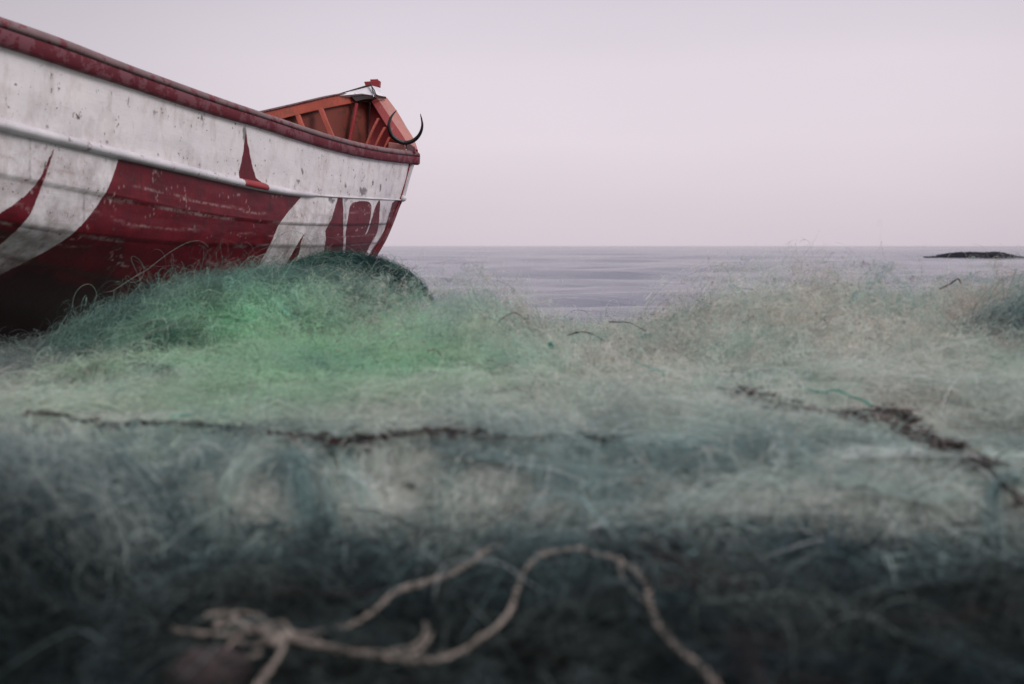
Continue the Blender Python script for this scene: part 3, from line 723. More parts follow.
def strands(H, bbox, n_s, n_p, step, rad, lift, cols, seed, loop=0.03, flat=0.35, wisps=0.0, wisp_h=0.05, colf=None, zone=None):
    """tangled thread: every strand wanders in loose loops in its own tilted plane, held close over the heap"""
    r = np.random.default_rng(seed); x0, x1, y0, y1 = bbox
    m_ = n_s * 4; x = r.uniform(x0, x1, m_); y = r.uniform(y0, y1, m_)
    keep = H(x, y) > -0.01
    if zone is not None: keep &= r.uniform(0, 1, m_) < zone(x, y)
    x, y = x[keep][:n_s], y[keep][:n_s]; S = len(x)
    th = 2 * np.pi * fbm(x * 1.1, y * 1.1, seed + 60, 2) * 2.0 + r.normal(0, 0.6, S) + np.pi * r.integers(0, 2, S)
    d = np.stack([np.cos(th), np.sin(th), np.zeros(S)], -1)
    ax = r.normal(0, 1, (S, 3)) * np.array([flat, flat, 1.0]); ax /= np.linalg.norm(ax, axis=1, keepdims=True)
    d -= ax * (d * ax).sum(1, keepdims=True); d /= np.linalg.norm(d, axis=1, keepdims=True)
    w0 = np.where(r.uniform(0, 1, S) < 0.5, -1, 1) / (loop * r.lognormal(0.35, 0.6, S))
    st = step * r.uniform(0.7, 1.3, S); off = r.exponential(1.0, S) * lift
    isw = r.uniform(0, 1, S) < wisps; off = np.where(isw, off + r.uniform(0.0, 1.0, S) ** 2.6 * wisp_h * np.clip(3.2 * fbm(x * 3.5, y * 3.5, seed + 7, 3) - 0.9, 0.05, 1.3) * (1 - 0.8 * np.exp(-((x - 0.088 * y) / 0.2) ** 2)), off)
    P_ = np.zeros((S, n_p, 3)); q = np.stack([x, y, off], -1); w = w0 * 1.0
    for i in range(n_p):
        P_[:, i] = q
        w = 0.88 * w + 0.12 * w0 + np.abs(w0) * r.normal(0, 0.35, S)
        ang = (w * st)[:, None]
        d = d * np.cos(ang) + np.cross(ax, d) * np.sin(ang) + ax * r.normal(0, 0.06, (S, 1))
        d[:, 2] += -0.18 * (q[:, 2] - off) / (0.02 + off) * 0.5
        d /= np.linalg.norm(d, axis=1, keepdims=True); q = q + d * st[:, None]
        q[:, 2] = np.where(q[:, 2] < -0.004, -0.004, q[:, 2])
    xx, yy = P_[..., 0], P_[..., 1]
    hz = np.maximum(H(xx, yy), -0.03)
    hm = hz.mean(1, keepdims=True); hz = hm + np.clip(hz - hm, -0.05, 0.05)
    P_[..., 2] += hz
    R_ = rad * r.uniform(0.6, 1.5, S)[:, None] * np.ones((1, n_p))
    V, Q = ribbon_arrays(P_, R_, r)
    c = colour_threads(P_[:, n_p // 2, 0], P_[:, n_p // 2, 1], cols, r, seed, colf)
    return V, Q, np.concatenate([np.repeat(c, n_p * 2, axis=0), np.ones((S * n_p * 2, 1))], 1)
def bundles(H, bbox, n_b, per, n_p, step, rad, girth, lift, cols, seed, colf=None, bend=2.5, fil=0.03):
    """bunched netting: hanks of thread that run together in slow curves over the heap"""
    r = np.random.default_rng(seed); x0, x1, y0, y1 = bbox
    x = r.uniform(x0, x1, n_b * 3); y = r.uniform(y0, y1, n_b * 3); k = H(x, y) > 0.0; x, y = x[k][:n_b], y[k][:n_b]; n_b = len(x)
    th = 2 * np.pi * fbm(x * 0.9, y * 0.9, seed + 3, 2) + r.normal(0, 0.5, n_b); kv = r.normal(0, bend, n_b)
    path = np.zeros((n_b, n_p, 2))
    for i in range(n_p):
        path[:, i, 0] = x; path[:, i, 1] = y; kv = kv * 0.95 + r.normal(0, bend * 0.35, n_b); th = th + kv * step; x = x + np.cos(th) * step; y = y + np.sin(th) * step
    S = n_b * per; c = np.repeat(path, per, axis=0); bi = np.repeat(np.arange(n_b), per)
    g_ = girth * r.lognormal(0, 0.4, n_b)[bi]; t = np.linspace(0, 1, n_p)[None]
    ph = r.uniform(0, 6.28, (S, 3, 1)); fr = r.uniform(0.5, 2.5, (S, 3, 1)); am = np.abs(r.normal(0, 1, (S, 3, 1)))
    spread = g_[:, None] * (0.6 + 0.9 * np.abs(t - 0.5) * 2)
    o3 = am * np.sin(ph + fr * 2 * np.pi * t[:, None]) * spread[:, None]
    P_ = np.zeros((S, n_p, 3)); P_[..., 0] = c[..., 0] + o3[:, 0] + r.normal(0, fil * 0.03, (S, n_p)); P_[..., 1] = c[..., 1] + o3[:, 1] + r.normal(0, fil * 0.03, (S, n_p))
    hz = np.maximum(H(c[..., 0], c[..., 1]), -0.02)
    P_[..., 2] = hz + (lift * r.uniform(0.2, 1.6, n_b)[bi])[:, None] * np.sin(np.pi * t) + 0.6 * np.abs(o3[:, 2])
    V, Q = ribbon_arrays(P_, rad * r.uniform(0.6, 1.5, S)[:, None] * np.ones((1, n_p)), r)
    cc = np.array(cols)[r.integers(0, len(cols), n_b)] * r.lognormal(0, 0.16, n_b)[:, None]
    if colf is not None: cc = colf(path[:, n_p // 2, 0], path[:, n_p // 2, 1], cc, r)
    cc = np.clip(cc[bi] * r.uniform(0.6, 1.35, S)[:, None], 0, 0.85)
    return V, Q, np.concatenate([np.repeat(cc, n_p * 2, axis=0), np.ones((S * n_p * 2, 1))], 1)
def drapes(H, spots, rad, cols, seed, cell=0.013, lift=0.012):
    """knotted diamond mesh lying rumpled over the heap: spots = (x, y, size)"""
    r = np.random.default_rng(seed); Vs, Qs, Cs = [], [], []; o_ = 0
    for (cx, cy, W) in spots:
        n = int(W * 1.7 / cell); sh = r.uniform(0, 90); rot = r.uniform(0, 3.14); c0 = np.array(cols)[r.integers(0, len(cols))]
        for fam in (1, -1):
            j = np.arange(-n, n); i = np.arange(n + 1)
            zig = 0.35 * (i[None] % 2)
            U = (j[:, None] + (i[None] if fam == 1 else n - i[None]) + zig) / n; Vv = i[None] / n * np.ones_like(U)
            cen = U[:, n // 2]; ok = (cen > 0) & (cen < 1); U, Vv = U[ok], Vv[ok]
            u = (U - 0.5); v = (Vv - 0.5); rr_ = np.sqrt(u * u + v * v) + 1e-6; k = np.minimum(1, 0.5 / rr_); u, v = u * k, v * k
            a, b_ = U * W * 9 + sh, Vv * W * 9
            x = cx + (u * math.cos(rot) - v * math.sin(rot)) * W + (fbm(a, b_, seed, 3) - 0.5) * 0.13
            y = cy + (u * math.sin(rot) + v * math.cos(rot)) * W + (fbm(a, b_, seed + 5, 3) - 0.5) * 0.13
            z = np.maximum(H(x, y), -0.01) + lift + 0.035 * (fbm(a * 1.2, b_ * 1.2, seed + 8, 3) - 0.4)
            P_ = np.stack([x, y, z], -1); V, Q = ribbon_arrays(P_, np.full(P_.shape[:2], rad), r)
            Vs.append(V); Qs.append(Q + o_); Cs.append(np.tile(np.r_[c0, 1.0], (len(V), 1))); o_ += len(V)
    return np.concatenate(Vs), np.concatenate(Qs), np.concatenate(Cs)
def veils(H, spots, rad, cols, seed, cell=0.009, colf=None):
    """pieces of knotted mesh bunched up so that one looks through them: spots = (x, y, width, height)"""
    r = np.random.default_rng(seed); Vs, Qs, Cs = [], [], []; o_ = 0
    for (cx, cy, W, Hh) in spots:
        nu, nv_ = int(W * 1.5 / cell), int(Hh * 1.4 / cell); sh = r.uniform(0, 50)
        for fam in (1, -1):
            j = np.arange(-nv_, nu); i = np.arange(nv_ + 1)
            U = (j[:, None] + (i[None] if fam == 1 else (nv_ - i[None]))) / nu; Vv = i[None] / nv_ * np.ones_like(U)
            ok = (U[:, 0] > -0.5)
            U = U[ok]; Vv = Vv[ok]; U = np.clip(U, 0, 1)
            a = U * 3 + sh; b_ = Vv * 2
            wx_ = (fbm(a * 1.3, b_ * 1.3, seed, 4) - 0.5) * 0.42 * W; wy_ = (fbm(a * 1.6, b_ * 1.6, seed + 9, 4) - 0.5) * 0.35
            wz_ = (fbm(a * 2.2, b_ * 1.8, seed + 19, 4) - 0.5) * Hh * 0.9
            x = cx + (U - 0.5) * W + wx_; y = cy + wy_ + 0.05 * (Vv - 0.5)
            env = np.sin(np.pi * np.clip(U, 0.0, 1)) ** 0.6
            z = H(x, y) - 0.03 + env * Vv * Hh * (0.8 + 0.5 * (fbm(a * 1.1, a * 0 + 2, seed + 29, 2) - 0.3)) + wz_ * Vv * env
            P_ = np.stack([x, y, z], -1)
            V, Q = ribbon_arrays(P_, np.full(P_.shape[:2], rad), r)
            c = colour_threads(x[:, 0], y[:, 0], cols, r, seed, colf)
            Vs.append(V); Qs.append(Q + o_); Cs.append(np.concatenate([np.repeat(c, P_.shape[1] * 2, axis=0), np.ones((len(V), 1))], 1)); o_ += len(V)
    return np.concatenate(Vs), np.concatenate(Qs), np.concatenate(Cs)

def net(label, H, bbox, res, bm_, parts, cat='net'):
    """one heap: body sheet plus the loose twine on it, joined into one mesh"""
    x0, x1, y0, y1 = bbox
    nx, ny = int((x1 - x0) / res), int((y1 - y0) / res)
    X, Y = np.meshgrid(np.linspace(x0, x1, nx), np.linspace(y0, y1, ny)); Z = H(X, Y) + 0.010 * (fbm(X * 22, Y * 22, 71, 3) - 0.5)
    V = [np.stack([X, Y, Z], -1).reshape(-1, 3)]; Q = [grid_quads(ny, nx)]; Cc = [np.zeros((nx * ny, 4)) + np.array([0.03, 0.04, 0.04, 1])]
    nb = len(Q[0]); offs = len(V[0])
    for v, q, c in parts:
        V.append(v); Q.append(q + offs); Cc.append(c); offs += len(v)
    V = np.concatenate(V); Q = np.concatenate(Q); Cc = np.concatenate(Cc)
    me = fast_mesh('fishing_net', V, Q, bm_, Cc); me.materials.append(M_strand)
    mi = np.ones(len(Q), np.int32); mi[:nb] = 0; me.polygons.foreach_set('material_index', mi)
    o = bpy.data.objects.new('fishing_net', me); COL.objects.link(o); tag(o, label, cat, 'heaps of fishing net on the beach')
    return o

rngs = np.random.default_rng(99)
def scatter(n, x0, x1, y0, y1, w0, w1): return [(rngs.uniform(x0, x1), rngs.uniform(y0, y1), rngs.uniform(w0, w1)) for _ in range(n)]
pale_c = [(0.80, 0.80, 0.71), (0.85, 0.75, 0.67), (0.70, 0.77, 0.68), (0.66, 0.75, 0.66), (0.84, 0.76, 0.70), (0.50, 0.65, 0.57)]
def mixk(c, k, t): k = np.clip(k, 0, 1)[:, None]; return c * (1 - k) + k * np.array(t)
def pale_col(x, y, c, r):
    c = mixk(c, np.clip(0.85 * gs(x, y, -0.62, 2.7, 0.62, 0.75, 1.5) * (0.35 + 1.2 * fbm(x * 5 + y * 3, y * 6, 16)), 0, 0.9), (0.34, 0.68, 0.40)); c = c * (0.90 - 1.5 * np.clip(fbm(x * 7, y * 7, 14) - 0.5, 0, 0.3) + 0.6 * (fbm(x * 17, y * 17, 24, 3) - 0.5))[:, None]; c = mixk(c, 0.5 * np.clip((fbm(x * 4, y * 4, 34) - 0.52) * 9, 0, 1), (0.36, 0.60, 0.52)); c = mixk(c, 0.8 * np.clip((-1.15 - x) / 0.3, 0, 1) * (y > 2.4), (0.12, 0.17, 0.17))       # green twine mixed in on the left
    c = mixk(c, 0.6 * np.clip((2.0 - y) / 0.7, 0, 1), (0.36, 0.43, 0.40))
    c = c * ((1 - 0.40 * np.clip((1.45 - y) / 0.3, 0, 1)) * r.lognormal(0, 0.12 + 0.35 * np.clip((2.0 - y) / 0.5, 0, 1)))[:, None]         # greyer twine at the front, its dimming towards the camera painted in
    c = mixk(c, 0.5 * gs(x, y, 1.5, 3.6, 0.8, 0.6) * (fbm(x * 5, y * 5, 9) > 0.5), (0.62, 0.44, 0.38))
    dark = r.uniform(0, 1, len(x)) < 0.04
    return np.where(dark[:, None], np.array([0.08, 0.10, 0.10]), c)
def front_col(x, y, c, r): return mixk(mixk(c * (1.25 - 0.6 * np.clip((1.45 - y) / 0.3, 0, 1))[:, None], 0.65 * np.clip((y - 1.6) / 0.5, 0, 1), (0.66, 0.70, 0.62)), 0.55 * gs(x, y, -0.55, 2.4, 0.4, 0.4), (0.30, 0.62, 0.36))  # hanks dimmed towards the camera in their colour, shade painted in
B = (-2.6, 3.6, 1.0, 5.2)
crest_v = [(-0.62, 3.7, 0.5, 0.13), (-0.20, 3.6, 0.5, 0.16), (0.0, 3.9, 0.35, 0.12), (0.75, 3.8, 0.6, 0.13), (1.05, 3.7, 0.6, 0.12), (1.45, 3.8, 0.6, 0.13), (1.75, 3.9, 0.5, 0.15), (2.05, 3.8, 0.5, 0.13), (0.3, 3.6, 0.4, 0.06), (1.25, 4.1, 0.7, 0.12), (0.55, 3.9, 0.4, 0.10), (1.6, 3.5, 0.4, 0.12),
  (-0.35, 3.9, 0.45, 0.17), (-0.1, 3.7, 0.35, 0.16), (0.9, 3.6, 0.5, 0.14), (1.35, 3.6, 0.3, 0.19), (1.62, 3.7, 0.3, 0.20), (1.9, 3.7, 0.4, 0.16), (0.6, 3.6, 0.4, 0.12), (1.2, 3.5, 0.4, 0.12)]
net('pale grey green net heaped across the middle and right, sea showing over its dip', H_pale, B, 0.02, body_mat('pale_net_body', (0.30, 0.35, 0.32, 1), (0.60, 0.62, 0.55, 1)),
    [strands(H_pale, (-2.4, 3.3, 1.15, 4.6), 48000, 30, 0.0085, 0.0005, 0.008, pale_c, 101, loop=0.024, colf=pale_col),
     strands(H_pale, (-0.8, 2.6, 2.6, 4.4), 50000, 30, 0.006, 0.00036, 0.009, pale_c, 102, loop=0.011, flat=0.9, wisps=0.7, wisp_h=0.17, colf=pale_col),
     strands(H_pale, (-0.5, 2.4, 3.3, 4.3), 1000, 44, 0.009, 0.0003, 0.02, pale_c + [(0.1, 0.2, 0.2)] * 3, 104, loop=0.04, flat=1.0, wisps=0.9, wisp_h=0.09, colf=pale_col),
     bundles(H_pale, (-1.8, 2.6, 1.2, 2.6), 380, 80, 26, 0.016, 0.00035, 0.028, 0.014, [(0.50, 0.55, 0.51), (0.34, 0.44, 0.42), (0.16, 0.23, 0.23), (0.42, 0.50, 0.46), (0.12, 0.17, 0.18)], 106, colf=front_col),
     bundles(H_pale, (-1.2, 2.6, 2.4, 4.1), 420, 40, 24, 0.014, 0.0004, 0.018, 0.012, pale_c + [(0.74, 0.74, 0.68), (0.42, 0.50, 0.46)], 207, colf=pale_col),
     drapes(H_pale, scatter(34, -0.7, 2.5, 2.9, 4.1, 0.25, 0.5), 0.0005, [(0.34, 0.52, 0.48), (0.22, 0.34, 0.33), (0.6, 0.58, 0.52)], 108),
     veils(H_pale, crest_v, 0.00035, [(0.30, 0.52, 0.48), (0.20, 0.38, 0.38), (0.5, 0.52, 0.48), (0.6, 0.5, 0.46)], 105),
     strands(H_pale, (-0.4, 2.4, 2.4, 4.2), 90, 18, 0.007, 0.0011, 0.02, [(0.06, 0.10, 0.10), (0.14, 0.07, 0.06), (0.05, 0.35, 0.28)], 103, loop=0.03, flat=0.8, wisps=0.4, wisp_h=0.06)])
green_c = [(0.34, 0.68, 0.42), (0.40, 0.70, 0.48), (0.28, 0.58, 0.46), (0.56, 0.72, 0.58)]
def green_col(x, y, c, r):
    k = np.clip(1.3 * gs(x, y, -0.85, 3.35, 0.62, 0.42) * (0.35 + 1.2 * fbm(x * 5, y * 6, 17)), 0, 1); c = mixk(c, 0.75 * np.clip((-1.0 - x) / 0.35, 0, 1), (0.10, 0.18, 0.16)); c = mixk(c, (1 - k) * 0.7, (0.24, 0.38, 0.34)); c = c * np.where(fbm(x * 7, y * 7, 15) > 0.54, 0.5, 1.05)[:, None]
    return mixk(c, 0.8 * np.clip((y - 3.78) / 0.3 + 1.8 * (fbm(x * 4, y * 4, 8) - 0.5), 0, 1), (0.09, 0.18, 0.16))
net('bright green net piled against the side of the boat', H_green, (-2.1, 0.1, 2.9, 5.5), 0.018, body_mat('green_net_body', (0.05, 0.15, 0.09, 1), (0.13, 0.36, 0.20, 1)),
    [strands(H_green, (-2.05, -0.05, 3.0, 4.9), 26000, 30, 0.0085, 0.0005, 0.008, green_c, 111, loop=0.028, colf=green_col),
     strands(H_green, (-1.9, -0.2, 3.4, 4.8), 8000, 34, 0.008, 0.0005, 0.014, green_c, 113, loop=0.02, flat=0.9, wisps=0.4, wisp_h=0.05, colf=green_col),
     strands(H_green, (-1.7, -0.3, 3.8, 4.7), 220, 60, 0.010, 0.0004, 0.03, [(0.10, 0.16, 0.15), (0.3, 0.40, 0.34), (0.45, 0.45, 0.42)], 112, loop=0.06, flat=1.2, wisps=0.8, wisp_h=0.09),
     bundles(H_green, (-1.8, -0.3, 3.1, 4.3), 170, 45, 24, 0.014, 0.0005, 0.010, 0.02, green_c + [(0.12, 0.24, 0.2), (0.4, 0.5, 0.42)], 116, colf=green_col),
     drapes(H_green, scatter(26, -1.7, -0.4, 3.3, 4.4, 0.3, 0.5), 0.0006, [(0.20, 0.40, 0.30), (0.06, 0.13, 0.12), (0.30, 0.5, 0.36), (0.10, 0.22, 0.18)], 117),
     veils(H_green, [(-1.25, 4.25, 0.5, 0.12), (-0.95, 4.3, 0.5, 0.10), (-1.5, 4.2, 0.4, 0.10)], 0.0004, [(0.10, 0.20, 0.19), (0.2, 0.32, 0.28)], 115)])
net('dark teal net bunched in a smooth dome under the bow of the boat', H_dome, (-1.8, -0.4, 5.6, 7.1), 0.014, body_mat('dark_net_body', (0.008, 0.018, 0.020, 1), (0.03, 0.07, 0.065, 1)),
    [strands(H_dome, (-1.75, -0.5, 5.7, 7.0), 9000, 24, 0.012, 0.0006, 0.0012, [(0.03, 0.08, 0.08), (0.05, 0.14, 0.12), (0.02, 0.04, 0.05), (0.10, 0.22, 0.17)], 121, loop=0.03, flat=0.12),
     drapes(H_dome, scatter(16, -1.6, -0.7, 5.8, 6.8, 0.3, 0.5), 0.0008, [(0.05, 0.13, 0.12), (0.03, 0.07, 0.07), (0.10, 0.2, 0.17)], 122, cell=0.016, lift=0.002)])
fore_c = [(0.22, 0.30, 0.29), (0.08, 0.12, 0.13), (0.34, 0.42, 0.39), (0.12, 0.19, 0.20), (0.28, 0.34, 0.34)]
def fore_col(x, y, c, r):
    c = c * (1 - 0.84 * np.clip((1.36 - y + 0.25 * (fbm(x * 3, y * 3, 44) - 0.5)) / 0.30, 0, 1))[:, None] * r.lognormal(-0.2, 0.7, len(x))[:, None]  # dark twine, with vignette-like dimming towards the camera painted in
    c = mixk(c, 0.85 * gs(x, y, -0.12, 1.47, 0.20, 0.14), (0.012, 0.016, 0.02))  # shade of the hollow painted into the thread colour
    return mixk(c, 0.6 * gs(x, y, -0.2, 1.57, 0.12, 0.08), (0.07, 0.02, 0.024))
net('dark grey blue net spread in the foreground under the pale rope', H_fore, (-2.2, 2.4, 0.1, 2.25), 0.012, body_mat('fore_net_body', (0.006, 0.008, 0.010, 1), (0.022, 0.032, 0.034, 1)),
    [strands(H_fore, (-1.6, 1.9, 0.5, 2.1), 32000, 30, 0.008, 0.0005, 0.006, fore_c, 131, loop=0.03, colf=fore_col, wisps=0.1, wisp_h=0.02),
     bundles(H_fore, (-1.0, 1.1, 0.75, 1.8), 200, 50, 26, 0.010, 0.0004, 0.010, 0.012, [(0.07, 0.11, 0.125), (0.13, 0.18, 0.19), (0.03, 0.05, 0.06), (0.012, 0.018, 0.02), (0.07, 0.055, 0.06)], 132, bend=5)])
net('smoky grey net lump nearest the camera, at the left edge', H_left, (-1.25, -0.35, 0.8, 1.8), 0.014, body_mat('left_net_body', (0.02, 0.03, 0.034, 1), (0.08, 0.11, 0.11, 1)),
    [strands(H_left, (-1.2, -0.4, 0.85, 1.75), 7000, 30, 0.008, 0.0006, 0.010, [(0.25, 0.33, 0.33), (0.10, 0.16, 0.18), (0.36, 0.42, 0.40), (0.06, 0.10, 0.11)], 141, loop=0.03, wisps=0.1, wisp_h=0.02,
             colf=lambda x, y, c, r: c * (1 - 0.75 * np.clip((1.30 - y) / 0.2, 0, 1))[:, None])])  # near side darkened in the colour to stand in for shade
net('slate blue net heap at the right edge beside the pale one', H_blue, (1.2, 2.3, 2.3, 3.6), 0.018, body_mat('blue_net_body', (0.02, 0.035, 0.045, 1), (0.06, 0.10, 0.11, 1)),
    [strands(H_blue, (1.25, 2.25, 2.35, 3.55), 6000, 28, 0.010, 0.0008, 0.010, [(0.16, 0.26, 0.28), (0.08, 0.14, 0.17), (0.34, 0.42, 0.39)], 151, loop=0.03, wisps=0.15, wisp_h=0.05)])

# ------------------------------------------------------------------ ropes and bits on the nets
def rope_mat(name, c0, c1):
    m, nt, b = new_mat(name); n1 = noise(nt, 60, 6, 0.7)
    nt.links.new(mixc(nt, n1, c0, c1), b.inputs['Base Color']); b.inputs['Roughness'].default_value = 0.85; bump(nt, b, n1, 0.8, 0.004); return m
M_rope = rope_mat('pale_rope', (0.34, 0.29, 0.25, 1), (0.56, 0.48, 0.42, 1))
def rope_arrays(pts, rad, n=160, frays=0, seed=0):
    """three laid yarns around the path"""
    c = catmull(pts, n); L = np.cumsum(np.r_[0, np.linalg.norm(np.diff(c, axis=0), axis=1)])
    T = np.gradient(c, axis=0); T /= np.linalg.norm(T, axis=1, keepdims=True) + 1e-9
    A = np.cross(T, [0.1, 0.05, 1.0]); A /= np.linalg.norm(A, axis=1, keepdims=True) + 1e-9; Bv = np.cross(T, A)
    r = np.random.default_rng(int(rad * 1e6) + n + int(abs(pts[0][0]) * 1000)); Ps = []; Rs = []
    for k in range(5 if rad > 0.0020 else 3):
        a = L / (rad * 26) * 2 * np.pi + k * 2.094; q = np.linspace(0, 9, n)
        loose = 0.5 + 1.1 * np.clip(fbm(q * 0.8, q * 0 + k * 0.1, 5 + int(r.integers(90)), 2) * 2 - 0.7, 0, 1)
        Ps.append(c + (np.cos(a)[:, None] * A + np.sin(a)[:, None] * Bv) * (rad * loose)[:, None] * (1.0 if k < 3 else 1.6)); Rs.append(np.full(n, rad * (0.42 if k < 3 else 0.16)))
    V, Q = tube_arrays(np.stack(Ps), np.stack(Rs), 6)
    return V, Q
def multi(name, arrs, mat, label, cat, group=None):
    V = []; Q = []; o_ = 0
    for v, q in arrs: V.append(v); Q.append(q + o_); o_ += len(v)
    o = bpy.data.objects.new(name, fast_mesh(name, np.concatenate(V), np.concatenate(Q), mat)); COL.objects.link(o); tag(o, label, cat, group); return o
def P2D(lst, lift=0.012): return [on_net(a_, b_, lift) for a_, b_ in lst]
loop = P2D([(262, 640), (275, 634), (310, 642), (350, 652), (397, 658), (444, 658), (479, 640), (506, 617), (516, 594), (524, 572), (541, 555), (573, 549), (600, 554), (623, 562), (640, 575), (648, 590), (655, 617), (674, 644), (696, 662), (722, 690)], 0.02)
multi('rope', [rope_arrays(loop, 0.0022, 300), rope_arrays(P2D([(617, 558), (621, 572), (626, 584), (640, 596), (650, 606)], 0.018), 0.0013, 60)], M_rope,
      'pale rope looping in a tall arch across the dark foreground net', 'rope', 'pale ropes on the foreground net')
tail = P2D([(255, 690), (268, 672), (280, 655), (284, 642), (276, 633), (300, 635), (325, 630), (350, 625), (375, 610), (397, 591), (420, 584), (444, 576), (465, 566), (483, 553), (500, 546)], 0.02)
multi('rope', [rope_arrays(tail, 0.0021, 260), rope_arrays(P2D([(290, 640), (330, 646), (360, 652), (395, 651), (415, 646), (427, 632), (424, 622)], 0.022), 0.0015, 90),
               rope_arrays(P2D([(392, 655), (412, 655), (425, 645), (431, 634)], 0.022), 0.0017, 60),
               rope_arrays(P2D([(276, 633), (262, 618), (240, 612), (224, 618), (215, 626), (240, 622), (262, 632), (276, 633)], 0.02), 0.0018, 90),
               rope_arrays(P2D([(276, 634), (250, 632), (225, 634), (196, 632), (172, 630)], 0.02), 0.0018, 60),
               rope_arrays(P2D([(276, 640), (255, 645), (236, 640), (228, 650), (240, 658), (262, 652)], 0.02), 0.0016, 70),
               rope_arrays(P2D([(274, 634), (262, 626), (246, 626), (226, 612), (205, 616)], 0.03), 0.0015, 70),
               rope_arrays(P2D([(288, 632), (270, 640), (266, 628), (282, 622), (290, 634), (272, 645)], 0.025), 0.0018, 70)], M_rope,
      'pale rope knotted at the lower left with frayed ends, rising to the right', 'rope', 'pale ropes on the foreground net')

def tufts(paths, n_s, spread, rad, cols, seed, n_p=14, step=0.0045, curl=90):
    """short tangled weed and twine gathered along a path"""
    r = np.random.default_rng(seed); Vs = []; Qs = []; Cs = []; o_ = 0
    for path in paths:
        c = catmull(path, 200); i = r.integers(0, 200, n_s); dens = fbm(i * 0.06, i * 0.0 + seed, seed, 2); i = i[dens > 0.42]; S = len(i)
        p = c[i] + r.normal(0, 1, (S, 3)) * np.array([spread, spread * 1.3, spread * 0.45]); T = np.gradient(c, axis=0)[i]
        th = np.arctan2(T[:, 1], T[:, 0]) + r.normal(0, 0.45, S); P_ = np.zeros((S, n_p, 3)); q = p.copy(); kv = r.normal(0, curl, S); el = r.normal(0, 0.04, S)
        for k in range(n_p):
            P_[:, k] = q; kv = kv * 0.85 + r.normal(0, curl, S) * 0.5; th = th + kv * step
            q = q + step * np.stack([np.cos(th), np.sin(th), el], -1); el = el * 0.85 + r.normal(0, 0.07, S)
        V, Q = tube_arrays(P_, rad * r.uniform(0.5, 1.6, S)[:, None] * np.ones((1, n_p)), 4)
        cc = np.array(cols)[r.integers(0, len(cols), S)] * r.uniform(0.6, 1.3, S)[:, None]
        Vs.append(V); Qs.append(Q + o_); Cs.append(np.concatenate([np.repeat(cc, n_p * 4, 0), np.ones((S * n_p * 4, 1))], 1)); o_ += len(V)
    return np.concatenate(Vs), np.concatenate(Qs), np.concatenate(Cs)
def footrope(core, rad, n_s, spread, cols, seed, label):
    pts = P2D(core, 0.032); v, q = rope_arrays(pts, rad, 240); c = np.tile(np.array([[0.045, 0.034, 0.033, 1.0]]), (len(v), 1))
    v2, q2, c2 = tufts([pts], n_s, spread, 0.0011, cols, seed)
    me = fast_mesh('foot_rope', np.concatenate([v, v2]), np.concatenate([q, q2 + len(v)]), M_strand, np.concatenate([c, c2]))
    o = bpy.data.objects.new('foot_rope', me); COL.objects.link(o); tag(o, label, 'rope', 'dark foot ropes threaded along the nets')
weed = [(0.065, 0.045, 0.045), (0.05, 0.05, 0.055), (0.13, 0.10, 0.09), (0.10, 0.045, 0.055), (0.2, 0.2, 0.18)]
footrope([(28, 413), (60, 415), (100, 424), (150, 423), (200, 425), (250, 429), (285, 434), (330, 440), (375, 437), (420, 432), (470, 433), (520, 440), (560, 438), (602, 439)], 0.0042, 520, 0.004, weed, 5,
         'dark weedy rope lying level across the nets below the green heap')
footrope([(738, 388), (758, 396), (785, 406), (814, 410), (845, 413), (870, 418), (893, 411), (912, 428), (935, 442), (960, 452), (985, 464), (1005, 486), (1030, 505)], 0.0038, 800, 0.007, weed, 6,
         'dark weedy rope sagging down the right end of the pale net')
def small_string(label, px_pts, rad, col, n=80, group=None, lift=0.02):
    pts = P2D(px_pts, lift); V, Q = tube_arrays(catmull(pts, n)[None], np.full((1, n), rad), 6)
    o = bpy.data.objects.new('twine', fast_mesh('twine', V, Q, M_strand, np.tile(np.array([[*col, 1.0]]), (len(V), 1)))); COL.objects.link(o); tag(o, label, 'twine', group)
small_string('short yellow twine beside the dark rope at the right', [(928, 436), (940, 440), (955, 446), (972, 449), (984, 447)], 0.004, (0.50, 0.40, 0.16))
small_string('teal twine curled just above the dark rope at the right', [(798, 386), (808, 389), (822, 392), (836, 390), (850, 396), (862, 400), (872, 406)], 0.003, (0.04, 0.42, 0.33))
small_string('thin teal twine above the level dark rope at the left', [(170, 417), (185, 415), (200, 416), (218, 414), (226, 417)], 0.003, (0.05, 0.45, 0.36))
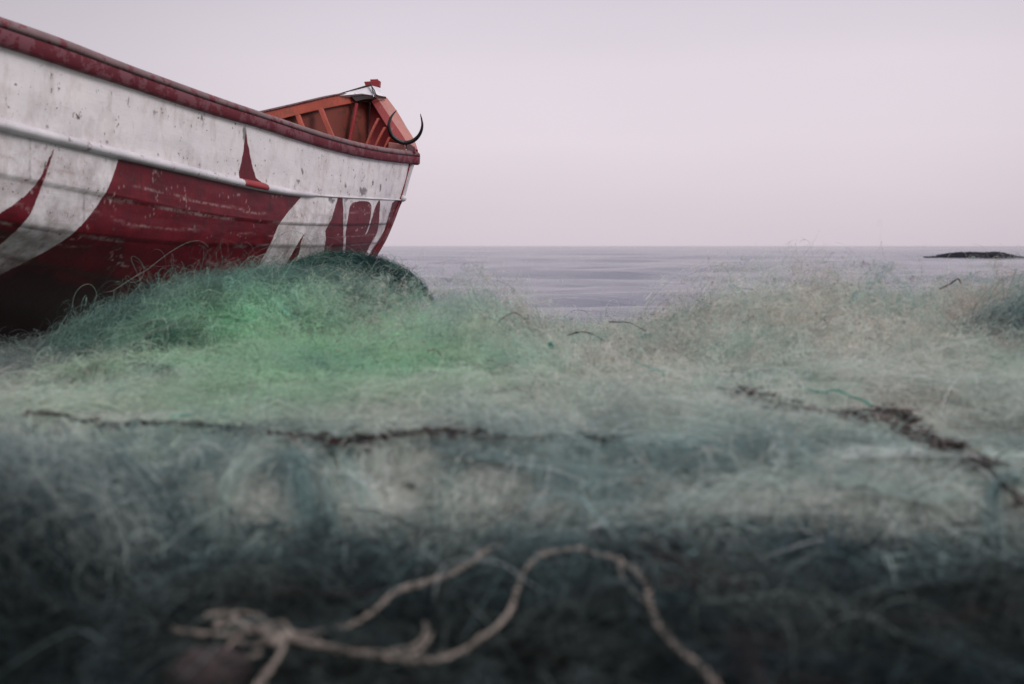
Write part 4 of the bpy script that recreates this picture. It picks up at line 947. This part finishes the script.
def twig(label, pts, Y, rad, col=(0.10, 0.06, 0.05)):
    c = catmull([at(a_, b_, Y) for a_, b_ in pts], 40); R_ = rad * np.linspace(1, 0.5, 40)
    V, Q = tube_arrays(c[None], R_[None], 6)
    o = bpy.data.objects.new('twig', fast_mesh('twig', V, Q, M_strand, np.tile(np.array([[*col, 1.0]]), (len(V), 1)))); COL.objects.link(o); tag(o, label, 'twig', 'dry twigs caught in the nets')
twig('bent brown twig arching from the net left of the gap', [(496, 324), (503, 318), (513, 313), (522, 316), (528, 325), (534, 336)], 3.45, 0.0030, (0.16, 0.11, 0.09))
twig('dark twig lying in the gap where the sea shows', [(566, 336), (580, 332), (592, 334), (604, 341)], 3.45, 0.0032)
twig('thin brown wire sticking up at the right of the gap', [(609, 322), (618, 322), (630, 323), (644, 330)], 3.45, 0.0024)
twig('small forked twig poking from the pale net towards the reef', [(940, 289), (950, 284), (958, 279), (961, 284)], 3.6, 0.0035)
for (px_, py_, r_, lab) in ((863, 309, 0.008, 'tiny dark cork float on the crest of the pale net'),):
    bm = bmesh.new(); bmesh.ops.create_uvsphere(bm, u_segments=16, v_segments=10, radius=r_)
    for v in bm.verts: v.co.x *= 1.5
    me = bpy.data.meshes.new('float'); bm.to_mesh(me); bm.free(); me.materials.append(M_dark)
    o = bpy.data.objects.new('net_float', me); o.location = on_net(px_, py_, 0.02); COL.objects.link(o); tag(o, lab, 'float')
# brown stone half sunk in the foreground net
c = on_net(207, 676, 0.008)
bm = bmesh.new(); bmesh.ops.create_icosphere(bm, subdivisions=5, radius=1)
co = np.array([v.co for v in bm.verts]); dsp = 1 + 0.35 * (fbm(co[:, 0] * 1.3 + 4, co[:, 1] * 1.3 + co[:, 2], 61, 4) - 0.5)
for v, d_ in zip(bm.verts, dsp): v.co = Vector((v.co.x * 0.040 * d_, v.co.y * 0.036 * d_, v.co.z * 0.026 * d_))
me = bpy.data.meshes.new('stone'); bm.to_mesh(me); bm.free()
for p in me.polygons: p.use_smooth = True
me.materials.append(rope_mat('stone', (0.022, 0.014, 0.014, 1), (0.05, 0.032, 0.032, 1)))
o = bpy.data.objects.new('stone', me); o.location = c; COL.objects.link(o); tag(o, 'rounded reddish brown stone by the knotted rope, lower left', 'stone')
